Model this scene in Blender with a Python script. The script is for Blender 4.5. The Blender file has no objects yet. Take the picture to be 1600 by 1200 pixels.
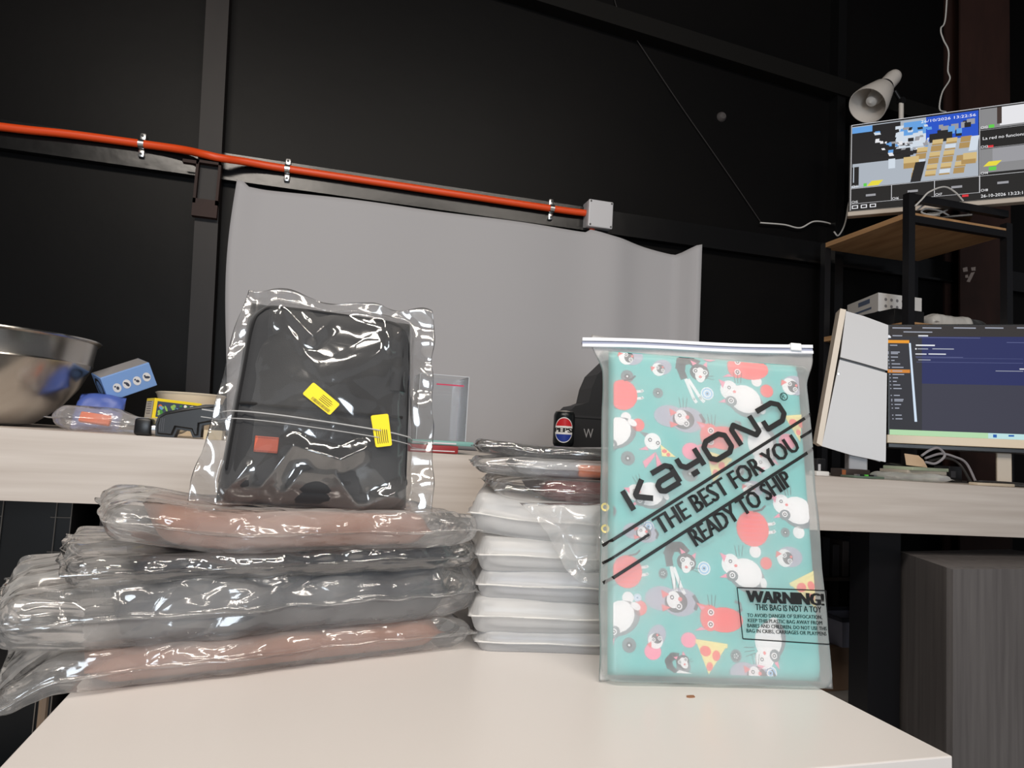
import bpy, bmesh, math, random
from mathutils import Vector, Matrix, noise
from math import sin, cos, pi, radians, sqrt
S = bpy.context.scene
COL = S.collection
random.seed(4)
# ------------------------------------------------------------------ camera
F = 1080.0
PSI, TH, RO = radians(15.0), radians(4.8), radians(3.15)
CAM = Vector((0, 0, .75))
fw = Vector((sin(PSI)*cos(TH), cos(PSI)*cos(TH), sin(TH)))
r0 = Vector((cos(PSI), -sin(PSI), 0)); u0 = r0.cross(fw)
rt = r0*cos(RO) + u0*sin(RO); up = u0*cos(RO) - r0*sin(RO)
cd = bpy.data.cameras.new('camera'); co = bpy.data.objects.new('camera', cd); COL.objects.link(co)
cd.sensor_width = 36; cd.lens = 36*F/1600; cd.clip_start = .02; cd.clip_end = 60
co.matrix_world = Matrix(((rt.x, up.x, -fw.x, CAM.x), (rt.y, up.y, -fw.y, CAM.y), (rt.z, up.z, -fw.z, CAM.z), (0, 0, 0, 1)))
S.camera = co
# ------------------------------------------------------------------ light
S.view_settings.view_transform = 'Standard'; S.view_settings.look = 'None'
S.view_settings.gamma = 1; S.view_settings.use_curve_mapping = False
S.view_settings.exposure = 0.09
W = bpy.data.worlds.new('world'); S.world = W; W.use_nodes = True
W.node_tree.nodes['Background'].inputs[0].default_value = (.9, .93, 1, 1)
W.node_tree.nodes['Background'].inputs[1].default_value = .10
def area(name, loc, target, sx, sy, power, col):
    l = bpy.data.lights.new(name, 'AREA'); l.shape = 'RECTANGLE'; l.size = sx; l.size_y = sy; l.energy = power; l.color = col
    o = bpy.data.objects.new(name, l); COL.objects.link(o); o.location = loc
    o.rotation_euler = (Vector(target)-Vector(loc)).to_track_quat('-Z', 'Y').to_euler(); return o
for lx, ly, lz, pw in ((-.75, -.15, 2.55, 30), (.55, -.25, 2.75, 16), (-.2, -1.5, 2.8, 17), (1.5, -1.3, 2.85, 15)):  # overhead lamplight, with extra unseen tubes added for sparkle on the film
    area('ceiling_and_sparkle_light', (lx, ly, lz), (lx*.3+.1, ly+1.2, .6), 1.1, .10, pw, (1, .91, .81))
area('doorway_daylight', (-.2, -3.0, 1.05), (.1, 1.0, .75), 1.2, 1.5, 60, (.82, .91, 1))

# ------------------------------------------------------------------ pixel helpers (1600 x 1200)
def ray(x, y): return fw + rt*((x-800)/F) - up*((y-600)/F)
def onY(x, y, v): d = ray(x, y); return CAM + d*((v-CAM.y)/d.y)
def onZ(x, y, v): d = ray(x, y); return CAM + d*((v-CAM.z)/d.z)
def at(x, y, dep): return CAM + ray(x, y)*dep
class Frame:
    def __init__(s, o, ex, ey):
        s.o = Vector(o); s.ex = Vector(ex).normalized(); s.ez = s.ex.cross(Vector(ey)).normalized(); s.ey = s.ez.cross(s.ex)
        s.M = Matrix(((s.ex.x, s.ey.x, s.ez.x, s.o.x), (s.ex.y, s.ey.y, s.ez.y, s.o.y), (s.ex.z, s.ey.z, s.ez.z, s.o.z), (0, 0, 0, 1)))
    def px(s, x, y, w=0):                       # where the sight line through a pixel meets the plane z = w
        d = ray(x, y); o = s.o + s.ez*w; t = (o-CAM).dot(s.ez)/d.dot(s.ez); p = CAM + d*t - o
        return p.dot(s.ex), p.dot(s.ey)
def lying(o, yaw): a = radians(yaw); return Frame(o, (cos(a), sin(a), 0), (-sin(a), cos(a), 0))
def standing(o, yaw, lean=0, roll=0):
    a, l, r = radians(yaw), radians(lean), radians(roll)
    ex = Vector((cos(a), sin(a), 0)); b = Vector((-sin(a), cos(a), 0)); ey = Vector((0, 0, cos(l))) + b*sin(l)
    return Frame(o, ex*cos(r)+ey*sin(r), ey*cos(r)-ex*sin(r))
# ------------------------------------------------------------------ materials
MATS = {}
def mat(name, col, rough=.5, metal=0, spec=.5, emit=0, grain=None, bump=None, coat=0, sheen=0):
    if name in MATS: return MATS[name]
    m = bpy.data.materials.new(name); m.use_nodes = True; n = m.node_tree.nodes; L = m.node_tree.links; b = n['Principled BSDF']
    c = (*col, 1); b.inputs['Base Color'].default_value = c; b.inputs['Roughness'].default_value = rough
    b.inputs['Metallic'].default_value = metal; b.inputs['Specular IOR Level'].default_value = spec; b.inputs['Coat Weight'].default_value = coat
    b.inputs['Sheen Weight'].default_value = sheen
    if emit: b.inputs['Emission Color'].default_value = c; b.inputs['Emission Strength'].default_value = emit
    if grain:                                   # (scale vector, second colour, contrast)
        tc = n.new('ShaderNodeTexCoord'); mp = n.new('ShaderNodeMapping'); mp.inputs['Scale'].default_value = grain[0]
        nz = n.new('ShaderNodeTexNoise'); nz.inputs['Scale'].default_value = 1; nz.inputs['Detail'].default_value = 6
        rp = n.new('ShaderNodeValToRGB'); rp.color_ramp.elements[0].color = c; rp.color_ramp.elements[1].color = (*grain[1], 1)
        rp.color_ramp.elements[0].position = grain[2]; rp.color_ramp.elements[1].position = 1-grain[2]
        L.new(tc.outputs['Object'], mp.inputs[0]); L.new(mp.outputs[0], nz.inputs[0]); L.new(nz.outputs[0], rp.inputs[0]); L.new(rp.outputs[0], b.inputs['Base Color'])
    if bump:                                    # (scale, strength, distance)
        tc = n.new('ShaderNodeTexCoord'); nz = n.new('ShaderNodeTexNoise'); nz.inputs['Scale'].default_value = bump[0]; nz.inputs['Detail'].default_value = 4
        bp = n.new('ShaderNodeBump'); bp.inputs['Strength'].default_value = bump[1]; bp.inputs['Distance'].default_value = bump[2]
        L.new(tc.outputs['Object'], nz.inputs[0]); L.new(nz.outputs[0], bp.inputs['Height']); L.new(bp.outputs[0], b.inputs['Normal'])
    MATS[name] = m; return m
def film_mat(name, milk=.06, rough=.1, tint=(1, 1, 1), gloss=.05, fres=.1, scale=14, bstr=.35, bdist=.006, mvar=.5, edge=.35, aniso=(1, 1, 1)):
    m = bpy.data.materials.new(name); m.use_nodes = True; n = m.node_tree.nodes; L = m.node_tree.links; n.clear()
    def N(t, **k):
        q = n.new('ShaderNode'+t)
        for a, b in k.items(): setattr(q, a, b)
        return q
    out = N('OutputMaterial'); tr = N('BsdfTransparent'); tr.inputs[0].default_value = (*tint, 1)
    df = N('BsdfDiffuse'); tl = N('BsdfTranslucent'); gl = N('BsdfGlossy'); gl.inputs['Roughness'].default_value = rough
    df.inputs[0].default_value = tl.inputs[0].default_value = (.95, .95, .95, 1)
    tc = N('TexCoord'); mp = N('Mapping'); mp.inputs['Scale'].default_value = aniso; L.new(tc.outputs['Object'], mp.inputs[0])
    dn = N('TexNoise'); dn.inputs['Scale'].default_value = scale*.5; L.new(mp.outputs[0], dn.inputs[0])
    mx = N('Mix', data_type='VECTOR'); mx.inputs['Factor'].default_value = .06; L.new(mp.outputs[0], mx.inputs['A']); L.new(dn.outputs['Color'], mx.inputs['B'])
    vo = N('TexVoronoi', feature='F1'); vo.inputs['Scale'].default_value = scale; L.new(mx.outputs['Result'], vo.inputs[0])
    v2 = N('TexVoronoi', feature='DISTANCE_TO_EDGE'); v2.inputs['Scale'].default_value = scale*.45; L.new(mx.outputs['Result'], v2.inputs[0])
    nz = N('TexNoise', noise_type='RIDGED_MULTIFRACTAL'); nz.inputs['Scale'].default_value = scale*.55; nz.inputs['Detail'].default_value = 2.5; L.new(mx.outputs['Result'], nz.inputs[0])
    def mth(op, a, b):
        q = N('Math', operation=op)
        for k, x in enumerate((a, b)):
            if isinstance(x, (int, float)): q.inputs[k].default_value = x
            else: L.new(x, q.inputs[k])
        return q.outputs[0]
    h = mth('ADD', mth('ADD', mth('MULTIPLY', vo.outputs['Distance'], .55), mth('MULTIPLY', v2.outputs['Distance'], 1.2)), mth('MULTIPLY', nz.outputs[0], .35))
    bp = N('Bump'); bp.inputs['Strength'].default_value = bstr; bp.inputs['Distance'].default_value = bdist; L.new(h, bp.inputs['Height'])
    for q in (df, tl, gl): L.new(bp.outputs[0], q.inputs['Normal'])
    m1 = N('MixShader'); m1.inputs[0].default_value = .45; L.new(df.outputs[0], m1.inputs[1]); L.new(tl.outputs[0], m1.inputs[2])
    n2 = N('TexNoise'); n2.inputs['Scale'].default_value = 9; n2.inputs['Detail'].default_value = 2; L.new(tc.outputs['Object'], n2.inputs[0])
    mr = N('MapRange'); mr.inputs[1].default_value = .3; mr.inputs[2].default_value = .7; mr.inputs[3].default_value = milk*(1-mvar); mr.inputs[4].default_value = milk*(1+mvar)
    L.new(n2.outputs[0], mr.inputs[0])
    lf = N('LayerWeight'); lf.inputs[0].default_value = .3
    mk = N('Math', operation='ADD', use_clamp=True); L.new(mr.outputs[0], mk.inputs[0]); L.new(mth('MULTIPLY', mth('POWER', lf.outputs['Facing'], 2.0), edge), mk.inputs[1])
    m2 = N('MixShader'); L.new(mk.outputs[0], m2.inputs[0]); L.new(tr.outputs[0], m2.inputs[1]); L.new(m1.outputs[0], m2.inputs[2])
    lw = N('LayerWeight'); lw.inputs[0].default_value = fres; L.new(bp.outputs[0], lw.inputs['Normal'])
    a2 = N('Math', operation='ADD', use_clamp=True); a2.inputs[1].default_value = gloss; L.new(mth('MULTIPLY', lw.outputs['Fresnel'], .8), a2.inputs[0])
    m3 = N('MixShader'); L.new(a2.outputs[0], m3.inputs[0]); L.new(m2.outputs[0], m3.inputs[1]); L.new(gl.outputs[0], m3.inputs[2]); L.new(m3.outputs[0], out.inputs[0])
    MATS[name] = m; return m
def emat(name, col, k=1.0):
    if name in MATS: return MATS[name]
    m = bpy.data.materials.new(name); m.use_nodes = True; n = m.node_tree.nodes; b = n['Principled BSDF']
    b.inputs['Base Color'].default_value = (.01, .01, .01, 1); b.inputs['Roughness'].default_value = .45; b.inputs['Specular IOR Level'].default_value = .12
    b.inputs['Emission Color'].default_value = (*col, 1); b.inputs['Emission Strength'].default_value = k; MATS[name] = m; return m
def lin(r, g, b): return tuple(((c/255)/12.92 if c <= 10 else ((c/255+.055)/1.055)**2.4) for c in (r, g, b))
# ------------------------------------------------------------------ mesh helpers
class MB:
    def __init__(s): s.v = []; s.f = []; s.m = []
    def add(s, vs, fs, mi=0):
        k = len(s.v); s.v += [tuple(p) for p in vs]; s.f += [tuple(i+k for i in f) for f in fs]; s.m += [mi]*len(fs); return s
    def box(s, a, b, mi=0, M=None):
        vs = [Vector((x, y, z)) for x in (a[0], b[0]) for y in (a[1], b[1]) for z in (a[2], b[2])]
        if M: vs = [M @ p for p in vs]
        return s.add(vs, [(0, 1, 3, 2), (4, 6, 7, 5), (0, 4, 5, 1), (2, 3, 7, 6), (0, 2, 6, 4), (1, 5, 7, 3)], mi)
    def rbox(s, a, b, r=.004, seg=2, mi=0, M=None):
        bm = bmesh.new(); bmesh.ops.create_cube(bm, size=1)
        for v in bm.verts: v.co = Vector([(a[i]+b[i])/2 + v.co[i]*(b[i]-a[i]) for i in range(3)])
        bmesh.ops.bevel(bm, geom=list(bm.edges), offset=r, segments=seg, profile=.5, affect='EDGES')
        bm.verts.index_update(); vs = [(M @ v.co if M else v.co.copy()) for v in bm.verts]
        s.add(vs, [[v.index for v in f.verts] for f in bm.faces], mi); bm.free(); return s
    def tube(s, pts, r, n=8, mi=0, cap=True):
        pts = [Vector(p) for p in pts]; rs = r if isinstance(r, (list, tuple)) else [r]*len(pts); vs = []; fs = []; prev = None
        for i, p in enumerate(pts):
            t = (pts[min(i+1, len(pts)-1)]-pts[max(i-1, 0)]).normalized()
            a = prev if prev is not None else (Vector((0, 0, 1)) if abs(t.z) < .9 else Vector((1, 0, 0)))
            x = (a - t*a.dot(t)).normalized(); y = t.cross(x); prev = x
            vs += [p + (x*cos(2*pi*k/n)+y*sin(2*pi*k/n))*rs[i] for k in range(n)]
        for i in range(len(pts)-1):
            for k in range(n): fs.append((i*n+k, i*n+(k+1) % n, (i+1)*n+(k+1) % n, (i+1)*n+k))
        if cap: fs += [tuple(range(n-1, -1, -1)), tuple((len(pts)-1)*n+k for k in range(n))]
        return s.add(vs, fs, mi)
    def lathe(s, prof, n=32, mi=0, M=None, a0=0, a1=2*pi):
        vs = []; fs = []; full = abs(a1-a0-2*pi) < 1e-6; c = n if full else n+1
        for r, z in prof:
            for k in range(c):
                a = a0+(a1-a0)*k/n; p = Vector((r*cos(a), r*sin(a), z)); vs.append(M @ p if M else p)
        for i in range(len(prof)-1):
            for k in range(n): fs.append((i*c+k, i*c+(k+1) % c, (i+1)*c+(k+1) % c, (i+1)*c+k))
        return s.add(vs, fs, mi)
    def prism(s, poly, z0, z1, mi=0, M=None):
        n = len(poly); vs = [Vector((x, y, z0)) for x, y in poly]+[Vector((x, y, z1)) for x, y in poly]
        if M: vs = [M @ p for p in vs]
        return s.add(vs, [tuple(range(n-1, -1, -1)), tuple(range(n, 2*n))]+[(i, (i+1) % n, n+(i+1) % n, n+i) for i in range(n)], mi)
    def poly(s, pts, z=0, mi=0): return s.add([(x, y, z) for x, y in pts], [tuple(range(len(pts)))], mi)
    def ell(s, cx, cy, rx, ry, z=0, mi=0, rot=0, n=20, a0=0, a1=2*pi):
        full = abs(a1-a0-2*pi) < 1e-6; pts = []
        for k in range(n if full else n+1):
            a = a0+(a1-a0)*k/n; x = rx*cos(a); y = ry*sin(a); pts.append((cx+x*cos(rot)-y*sin(rot), cy+x*sin(rot)+y*cos(rot)))
        return s.poly(pts, z, mi)
    def stroke(s, pts, w, z=0, mi=0, join=True):
        for (x0, y0), (x1, y1) in zip(pts, pts[1:]):
            d = math.hypot(x1-x0, y1-y0) or 1e-9; nx, ny = -(y1-y0)/d*w/2, (x1-x0)/d*w/2
            s.poly([(x0+nx, y0+ny), (x0-nx, y0-ny), (x1-nx, y1-ny), (x1+nx, y1+ny)], z, mi)
        if join:
            for x, y in pts[1:-1]: s.ell(x, y, w/2, w/2, z, mi, n=10)
        return s
    def build(s, name, mats, parent=None, smooth=False, M=None, angle=40):
        me = bpy.data.meshes.new(name); me.from_pydata(s.v, [], s.f)
        for m in (mats if isinstance(mats, (list, tuple)) else [mats]): me.materials.append(m)
        for p, i in zip(me.polygons, s.m): p.material_index = i; p.use_smooth = smooth
        if smooth: me.set_sharp_from_angle(angle=radians(angle))
        me.update(); o = bpy.data.objects.new(name, me); COL.objects.link(o)
        if parent: o.parent = parent
        if M is not None: o.matrix_world = M
        return o
def tag(o, label, cat, group=None):
    o['label'] = label; o['category'] = cat
    if group: o['group'] = group
    return o
def thing(name, label, cat, fr=None, group=None):
    o = bpy.data.objects.new(name, None); o.empty_display_size = .05; COL.objects.link(o)
    if fr: o.matrix_world = fr.M if isinstance(fr, Frame) else Matrix.Translation(Vector(fr))
    return tag(o, label, cat, group)
def struct(o): o['kind'] = 'structure'; return o
def kid(mb, name, mats, root, smooth=False, angle=40): return mb.build(name, mats, root, smooth, None, angle)
def spline(pts, n=8):                            # Catmull-Rom
    P = [Vector(p) for p in pts]; P = [P[0]*2-P[1]]+P+[P[-1]*2-P[-2]]; o = []
    for i in range(1, len(P)-2):
        for k in range(n):
            t = k/n; a, b, c, d = P[i-1:i+3]
            o.append(.5*((2*b)+(c-a)*t+(2*a-5*b+4*c-d)*t*t+(3*b-a-3*c+d)*t**3))
    return o+[P[-2]]
TXT = {}
def text2d(s):                                   # flat lettering as triangles, normalised to width 1, cap height kept in ratio
    if s in TXT: return TXT[s]
    c = bpy.data.curves.new('t', 'FONT'); c.body = s; c.resolution_u = 2; o = bpy.data.objects.new('t', c); COL.objects.link(o)
    dg = bpy.context.evaluated_depsgraph_get(); me = bpy.data.meshes.new_from_object(o.evaluated_get(dg))
    vs = [(v.co.x, v.co.y) for v in me.vertices]; fs = [tuple(p.vertices) for p in me.polygons]
    bpy.data.objects.remove(o); bpy.data.curves.remove(c); bpy.data.meshes.remove(me)
    x0 = min(v[0] for v in vs); x1 = max(v[0] for v in vs); TXT[s] = ([((x-x0)/(x1-x0), y/.73) for x, y in vs], fs); return TXT[s]
def put_text(mb, fr, s, p0, p1, h, z=0, mi=0, bold=0):   # baseline start and end pixels, letter height in pixels
    a = Vector(fr.px(*p0, z)); b = Vector(fr.px(*p1, z)); d = b-a; k = d.length/math.hypot(p1[0]-p0[0], p1[1]-p0[1]); e = d.normalized(); pp = Vector((-e.y, e.x))
    vs, fs = text2d(s)
    for off in ([0] if not bold else [-bold, 0, bold]):
        mb.add([(*(a+d*x+pp*(y*h*k)+e*(off*h*k)), z) for x, y in vs], fs, mi)
def thick(fr, pts, z=0): return [fr.px(x, y, z) for x, y in pts]

def sm(a, b, x): t = max(0, min(1, (x-a)/(b-a))); return t*t*(3-2*t)
def crease(x, y, sc, sd):
    d = noise.voronoi(Vector((x*sc, y*sc, sd)))[0]; return d[1]-d[0]
def pillow(name, m, parent, Lx, Ly, t, ew=.03, fl=(0, 0, 0, 0), nx=60, ny=40, amp=0., sc=18, seed=1., warp=None, bend=None, wob=.004, flapwave=.006, ctr=1.0, zc=.5, cr=.03, low=0., hs=None, yp=1.0, asx=1.0, press=1.0):
    """two sheets joined along their rim; fl = flat film beyond the filled body (left, right, front, back)"""
    def surf(x, y):
        ex = min(x, Lx-x); ey = min(y, Ly-y); e = min(ex, ey)
        if ex < cr and ey < cr: e = cr - math.hypot(cr-ex, cr-ey)
        q = min(max(e/ew, 0), 1); h = t/2*sqrt(max(0, 1-(1-q)**2))*(hs(x) if hs else 1)
        w = (1-sm(-.03, .012, e))*flapwave*(noise.noise(Vector((x*11, y*11, seed+7)))*1.6+noise.noise(Vector((x*28, y*28, seed+9)))*.8)
        lo = low*noise.noise(Vector((x*6, y*6, seed+5)))
        nh = 1-q if e > 0 else 0; d = ((-1 if x < Lx/2 else 1)*nh, 0) if ex < ey else (0, (-1 if y < Ly/2 else 1)*nh)
        return h, e, w+lo, d, sqrt(1-nh*nh)
    def crump(x, y, z, e):
        if not amp: return 0
        p = Vector((x*asx+seed, y, z)); a = noise.voronoi(p*sc)[0]; b = noise.voronoi(Vector((p.x*.8+p.y*.5, p.y*.8-p.x*.4, p.z+seed))*(sc*1.9))[0]
        c = amp*((a[1]-a[0]-.15) + .6*(b[1]-b[0]-.15) + .6*noise.noise(p*9))
        return c*(ctr + (1-ctr)*(1-sm(0, .06, e)))
    X0, X1, Y0, Y1 = -fl[0], Lx+fl[1], -fl[2], Ly+fl[3]; top = []; bot = []
    def P(i, j):
        x = X0+(X1-X0)*i/nx; y = Y0+(Y1-Y0)*(j/ny)**yp; return x, y
    vs = []; idx = {}
    for side in (1, -1):
        for j in range(ny+1):
            for i in range(nx+1):
                rim = i in (0, nx) or j in (0, ny)
                if side < 0 and rim: idx[(side, i, j)] = idx[(1, i, j)]; continue
                x, y = P(i, j); h, e, w, d, nz_ = surf(x, y); z = t*zc + w + (0 if rim else side*(h+.0006)); c = 0 if rim else crump(x, y, z, e)*(1 if side > 0 else .6)*(.35 if h < .002 else 1)
                z += side*nz_*c*(press+(1-press)*(1-sm(.3*ew, ew, e)))
                wx = wob*noise.noise(Vector((x*14, y*14, seed+20)))*(2.2 if rim else 1); wy = wob*noise.noise(Vector((x*14, y*14, seed+30)))*(2.2 if rim else 1)
                px, py = x+wx+d[0]*c, y+wy+d[1]*c
                if warp: px, py = warp(px, py)
                if bend: z += bend(px, py)
                idx[(side, i, j)] = len(vs); vs.append((px, py, z))
    fs = []
    for j in range(ny):
        for i in range(nx):
            a = [(i, j), (i+1, j), (i+1, j+1), (i, j+1)]
            fs.append(tuple(idx[(1, *q)] for q in a)); fs.append(tuple(idx[(-1, *q)] for q in reversed(a)))
    o = MB().add(vs, fs).build(name, m, parent, True, None, 180)
    def zt(x, y): h, e, w, d, nz_ = surf(x, y); return t*zc + w + h + .0006 + nz_*crump(x, y, t*zc+w+h+.0006, e) + (bend(x, y) if bend else 0)
    return o, zt

# ------------------------------------------------------------------ palette
white_lam = mat('white_laminate', lin(220, 215, 212), .32, bump=(300, .02, .001))
desk_wood = mat('pale_wood_laminate', lin(216, 207, 199), .45, grain=((2.2, 40, 55), lin(196, 185, 176), .3))
oak = mat('oak_board', lin(190, 150, 108), .5, grain=((30, 4, 60), lin(160, 120, 82), .3))
black_wall = mat('black_paint', lin(10, 10, 11), .42, spec=.10, grain=((1.2, 1.2, 1.2), lin(16, 15, 15), .3), bump=(5, .12, .008))
black_metal = mat('black_metal', lin(20, 20, 23), .4)
dark_steel = mat('primed_steel', lin(30, 25, 25), .5, spec=.3, grain=((14, 14, 5), lin(22, 19, 20), .3))
rust = mat('red_oxide_steel', lin(58, 38, 33), .6, spec=.25, grain=((12, 12, 4), lin(44, 30, 27), .3))
black_pl = mat('black_plastic', lin(22, 22, 24), .35)
black_fab = mat('black_fabric', lin(40, 41, 44), .75, bump=(900, .25, .001), sheen=.2)
orange_pl = mat('orange_conduit', lin(226, 76, 26), .4)
white_pl = mat('white_plastic', lin(225, 223, 220), .4)
grey_pl = mat('grey_plastic', lin(186, 186, 190), .45)
chrome = mat('steel', (.62, .60, .57), .22, 1)
zinc = mat('zinc', (.7, .7, .7), .3, 1)
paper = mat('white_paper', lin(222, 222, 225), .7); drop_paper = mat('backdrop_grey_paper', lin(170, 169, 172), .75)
ink = mat('black_ink', lin(18, 18, 18), .45)
concrete = mat('concrete', lin(172, 170, 168), .8, grain=((5, 5, 5), lin(140, 138, 136), .3), bump=(30, .2, .004))
clear_film = film_mat('clear_film', .07, .09, gloss=.18, fres=.12, scale=7, bstr=.4, bdist=.010, edge=.30)
soft_film = film_mat('soft_clear_film', .25, .12, gloss=.10, fres=.12, scale=17, bstr=1, bdist=.022, edge=.40, aniso=(.6, 1, 1))
shiny_film = film_mat('shiny_film', .12, .09, gloss=.17, fres=.14, scale=19, bstr=1, bdist=.020, edge=.40, aniso=(.6, 1, 1))
loose_film = film_mat('loose_film', .30, .12, gloss=.09, fres=.10, scale=15, bstr=.9, bdist=.018, edge=.5)
frost_film = film_mat('frosted_film', .36, .32, gloss=.02, fres=.05, scale=6, bstr=.15, bdist=.005, mvar=.3, edge=.55)
milky_film = film_mat('milky_film', .62, .3, gloss=.02, fres=.06, scale=8, bstr=.25, bdist=.006, mvar=.12, edge=.3)
acrylic = film_mat('acrylic', .02, .03, (.98, .99, 1), gloss=.02, fres=.06, scale=2, bstr=.0, edge=.1)
def yel(n, c, r=.5): return mat(n, lin(*c), r)

# ================================================================== THE ROOM
WY = 2.35
struct(MB().box((-5, WY, 0), (6, WY+.1, 3.3)).build('wall_back', black_wall))
struct(MB().box((-5, -4.5, -.1), (6, WY+.1, 0)).build('floor', concrete))
struct(MB().box((-5, -4.5, 3.3), (6, WY+.1, 3.4)).build('ceiling', mat('dark_ceiling', lin(30, 29, 29), .8)))
# purlin behind the conduit
pz = onY(450, 265, WY).z
struct(MB().box((-5, WY-.012, pz-.075), (6, WY+.01, pz+.02)).box((-5, WY-.035, pz-.075), (6, WY-.01, pz-.066)).build('trim_1', mat('purlin_steel', lin(17, 17, 18), .25, spec=.4, bump=(6, .2, .01))))
a, b = onY(905, -8, WY-.06), onY(1290, 114, WY-.06); dv = (b-a).normalized(); nv = Vector((-dv.z, 0, dv.x))
mbm = MB(); q = [a-dv*2, b+dv*2, b+dv*2-nv*.07, a-dv*2-nv*.07]; mbm.add([(p.x, y, p.z) for y in (WY-.06, WY) for p in q], [(0, 1, 2, 3), (7, 6, 5, 4), (0, 4, 5, 1), (1, 5, 6, 2), (2, 6, 7, 3), (3, 7, 4, 0)])
struct(mbm.build('trim_2', mat('brace_steel', lin(16, 15, 14), .7, spec=.15)))
struct(MB().box((1.93, WY-.05, 0), (1.97, WY, 3.3)).build('trim_3', mat('purlin_steel', lin(17, 17, 18), .25, spec=.4, bump=(6, .2, .01))))
# steel column left
cb, ct = onY(308, 640, WY-.05), onY(341, 0, WY-.05)
t = thing('steel_column', 'dark brown steel column running up the black wall with clip bracket', 'column', (cb.x, WY-.03, 0))
lean = (ct.x-cb.x)/(ct.z-cb.z)
m_ = MB(); w2 = .034
for (xa, xb, ya, yb) in ((-w2, w2, -.028, -.018), (-w2, -w2+.008, -.02, .03), (w2-.008, w2, -.02, .03)):
    v = []
    for zz in (0, 3.29):
        xo = (zz-cb.z)*lean; v += [(xa+xo, ya, zz), (xb+xo, ya, zz), (xb+xo, yb, zz), (xa+xo, yb, zz)]
    m_.add(v, [(0, 1, 5, 4), (1, 2, 6, 5), (2, 3, 7, 6), (3, 0, 4, 7), (4, 5, 6, 7), (3, 2, 1, 0)])
kid(m_, 'channel', dark_steel, t)
bz = onY(320, 283, WY-.07).z; m_ = MB()
bx0 = (bz-cb.z)*lean
m_.box((bx0-.036, -.05, bz-.075), (bx0-.028, -.026, bz+.062)).box((bx0+.028, -.05, bz-.075), (bx0+.036, -.026, bz+.062)).box((bx0-.036, -.05, bz+.054), (bx0+.036, -.026, bz+.062)).box((bx0-.036, -.05, bz-.115), (bx0+.036, -.026, bz-.06)).box((bx0-.075, -.05, bz+.048), (bx0-.03, -.03, bz+.058))
kid(m_, 'clip_bracket', rust, t)
# brown column right
p = onY(1483, 200, WY-.03); p2 = onY(1560, 200, WY-.03)
t = thing('steel_column', 'reddish brown steel column behind the tall rack with screen', 'column', ((p.x+p2.x)/2, WY-.045, 0))
hw = (p2.x-p.x)/2
kid(MB().box((-hw, -.04, 0), (hw, -.032, 3.29)).box((-hw, .034, 0), (hw, .044, 3.29)).box((-.006, -.032, 0), (.006, .034, 3.29)), 'beam', rust, t)
m_ = MB(); tape_fr = standing((t.location.x, WY-.0856, 0), 0)
for poly in ([(1504, 419), (1511, 417), (1512, 424), (1505, 425)], [(1517, 418), (1524, 417), (1524, 423), (1518, 423)], [(1508, 430), (1512, 429), (1513, 434), (1508, 434)], [(1517, 426), (1523, 425), (1515, 441), (1510, 440)]):
    m_.prism([tape_fr.px(*q) for q in poly], 0, .0008)
o = m_.build('tape_mark', mat('tape_grey', lin(150, 135, 128), .7), None, False, tape_fr.M)
o.parent = t; o.matrix_parent_inverse = Matrix.Translation(-t.location)

# orange conduit with clamps and junction box
cz = pz+.003
def cY(x): return WY-.03
pts = []
for px_, py_, yy in ((-260, 163, .03), (0, 198, .03), (110, 210, .03), (222, 225, .03), (285, 234, .045), (318, 241, .075), (345, 247, .075), (385, 253, .045), (450, 264, .03), (650, 294, .03), (862, 326, .03), (915, 333, .03)):
    pts.append(onY(px_, py_, WY-yy))
t = thing('conduit', 'orange plastic conduit running along the black wall to junction box', 'conduit', (pts[0].x, WY, pts[0].z))
off = t.location
kid(MB().tube([p-off for p in spline(pts, 6)], .0125, 12), 'pipe', orange_pl, t, True)
for px_, py_ in ((221, 225), (449, 264), (862, 326)):
    p = onY(px_, py_, WY-.03)-off
    m_ = MB(); M = Matrix.Translation(p)
    m_.lathe([(.0145, -.008), (.0145, .008)], 16, 0, M @ Matrix.Rotation(pi/2, 4, 'Y'))
    for s in (-1, 1): m_.rbox((p.x-.009, p.y+.006, p.z+s*.026-.013), (p.x+.009, p.y+.030, p.z+s*.026+.013), .004)
    c = kid(m_, 'clamp', zinc, t, True)
    for s in (-1, 1): kid(MB().lathe([(0, -.003), (.004, -.002), (.004, 0)], 10, 0, Matrix.Translation(p+Vector((0, .006, s*.029))) @ Matrix.Rotation(-pi/2, 4, 'X')), 'screw', mat('dark_screw', (.1, .1, .1), .4, 1), c)
p = onY(938, 335, WY-.06); t = thing('junction_box', 'pale grey square junction box at the end of orange conduit', 'junction box', (p.x, WY, p.z))
kid(MB().rbox((-.047, -.055, -.05), (.047, 0, .05), .005), 'body', grey_pl, t)
lid = kid(MB().rbox((-.0475, -.066, -.0505), (.0475, -.0545, .0505), .004), 'lid', mat('lid_plastic', lin(196, 196, 200), .4), t)
for sx in (-1, 1):
    for sz in (-1, 1): kid(MB().lathe([(0, .002), (.0035, .0015), (.0035, -.001)], 10, 0, Matrix.Translation((sx*.040, -.066, sz*.043)) @ Matrix.Rotation(pi/2, 4, 'X')), 'screw', mat('dark_screw', (.1, .1, .1), .4, 1), lid)
kid(MB().tube([(-.02, -.03, -.049), (-.02, -.03, -.075)], .012, 12), 'conduit_stub', orange_pl, t, True)
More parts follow.
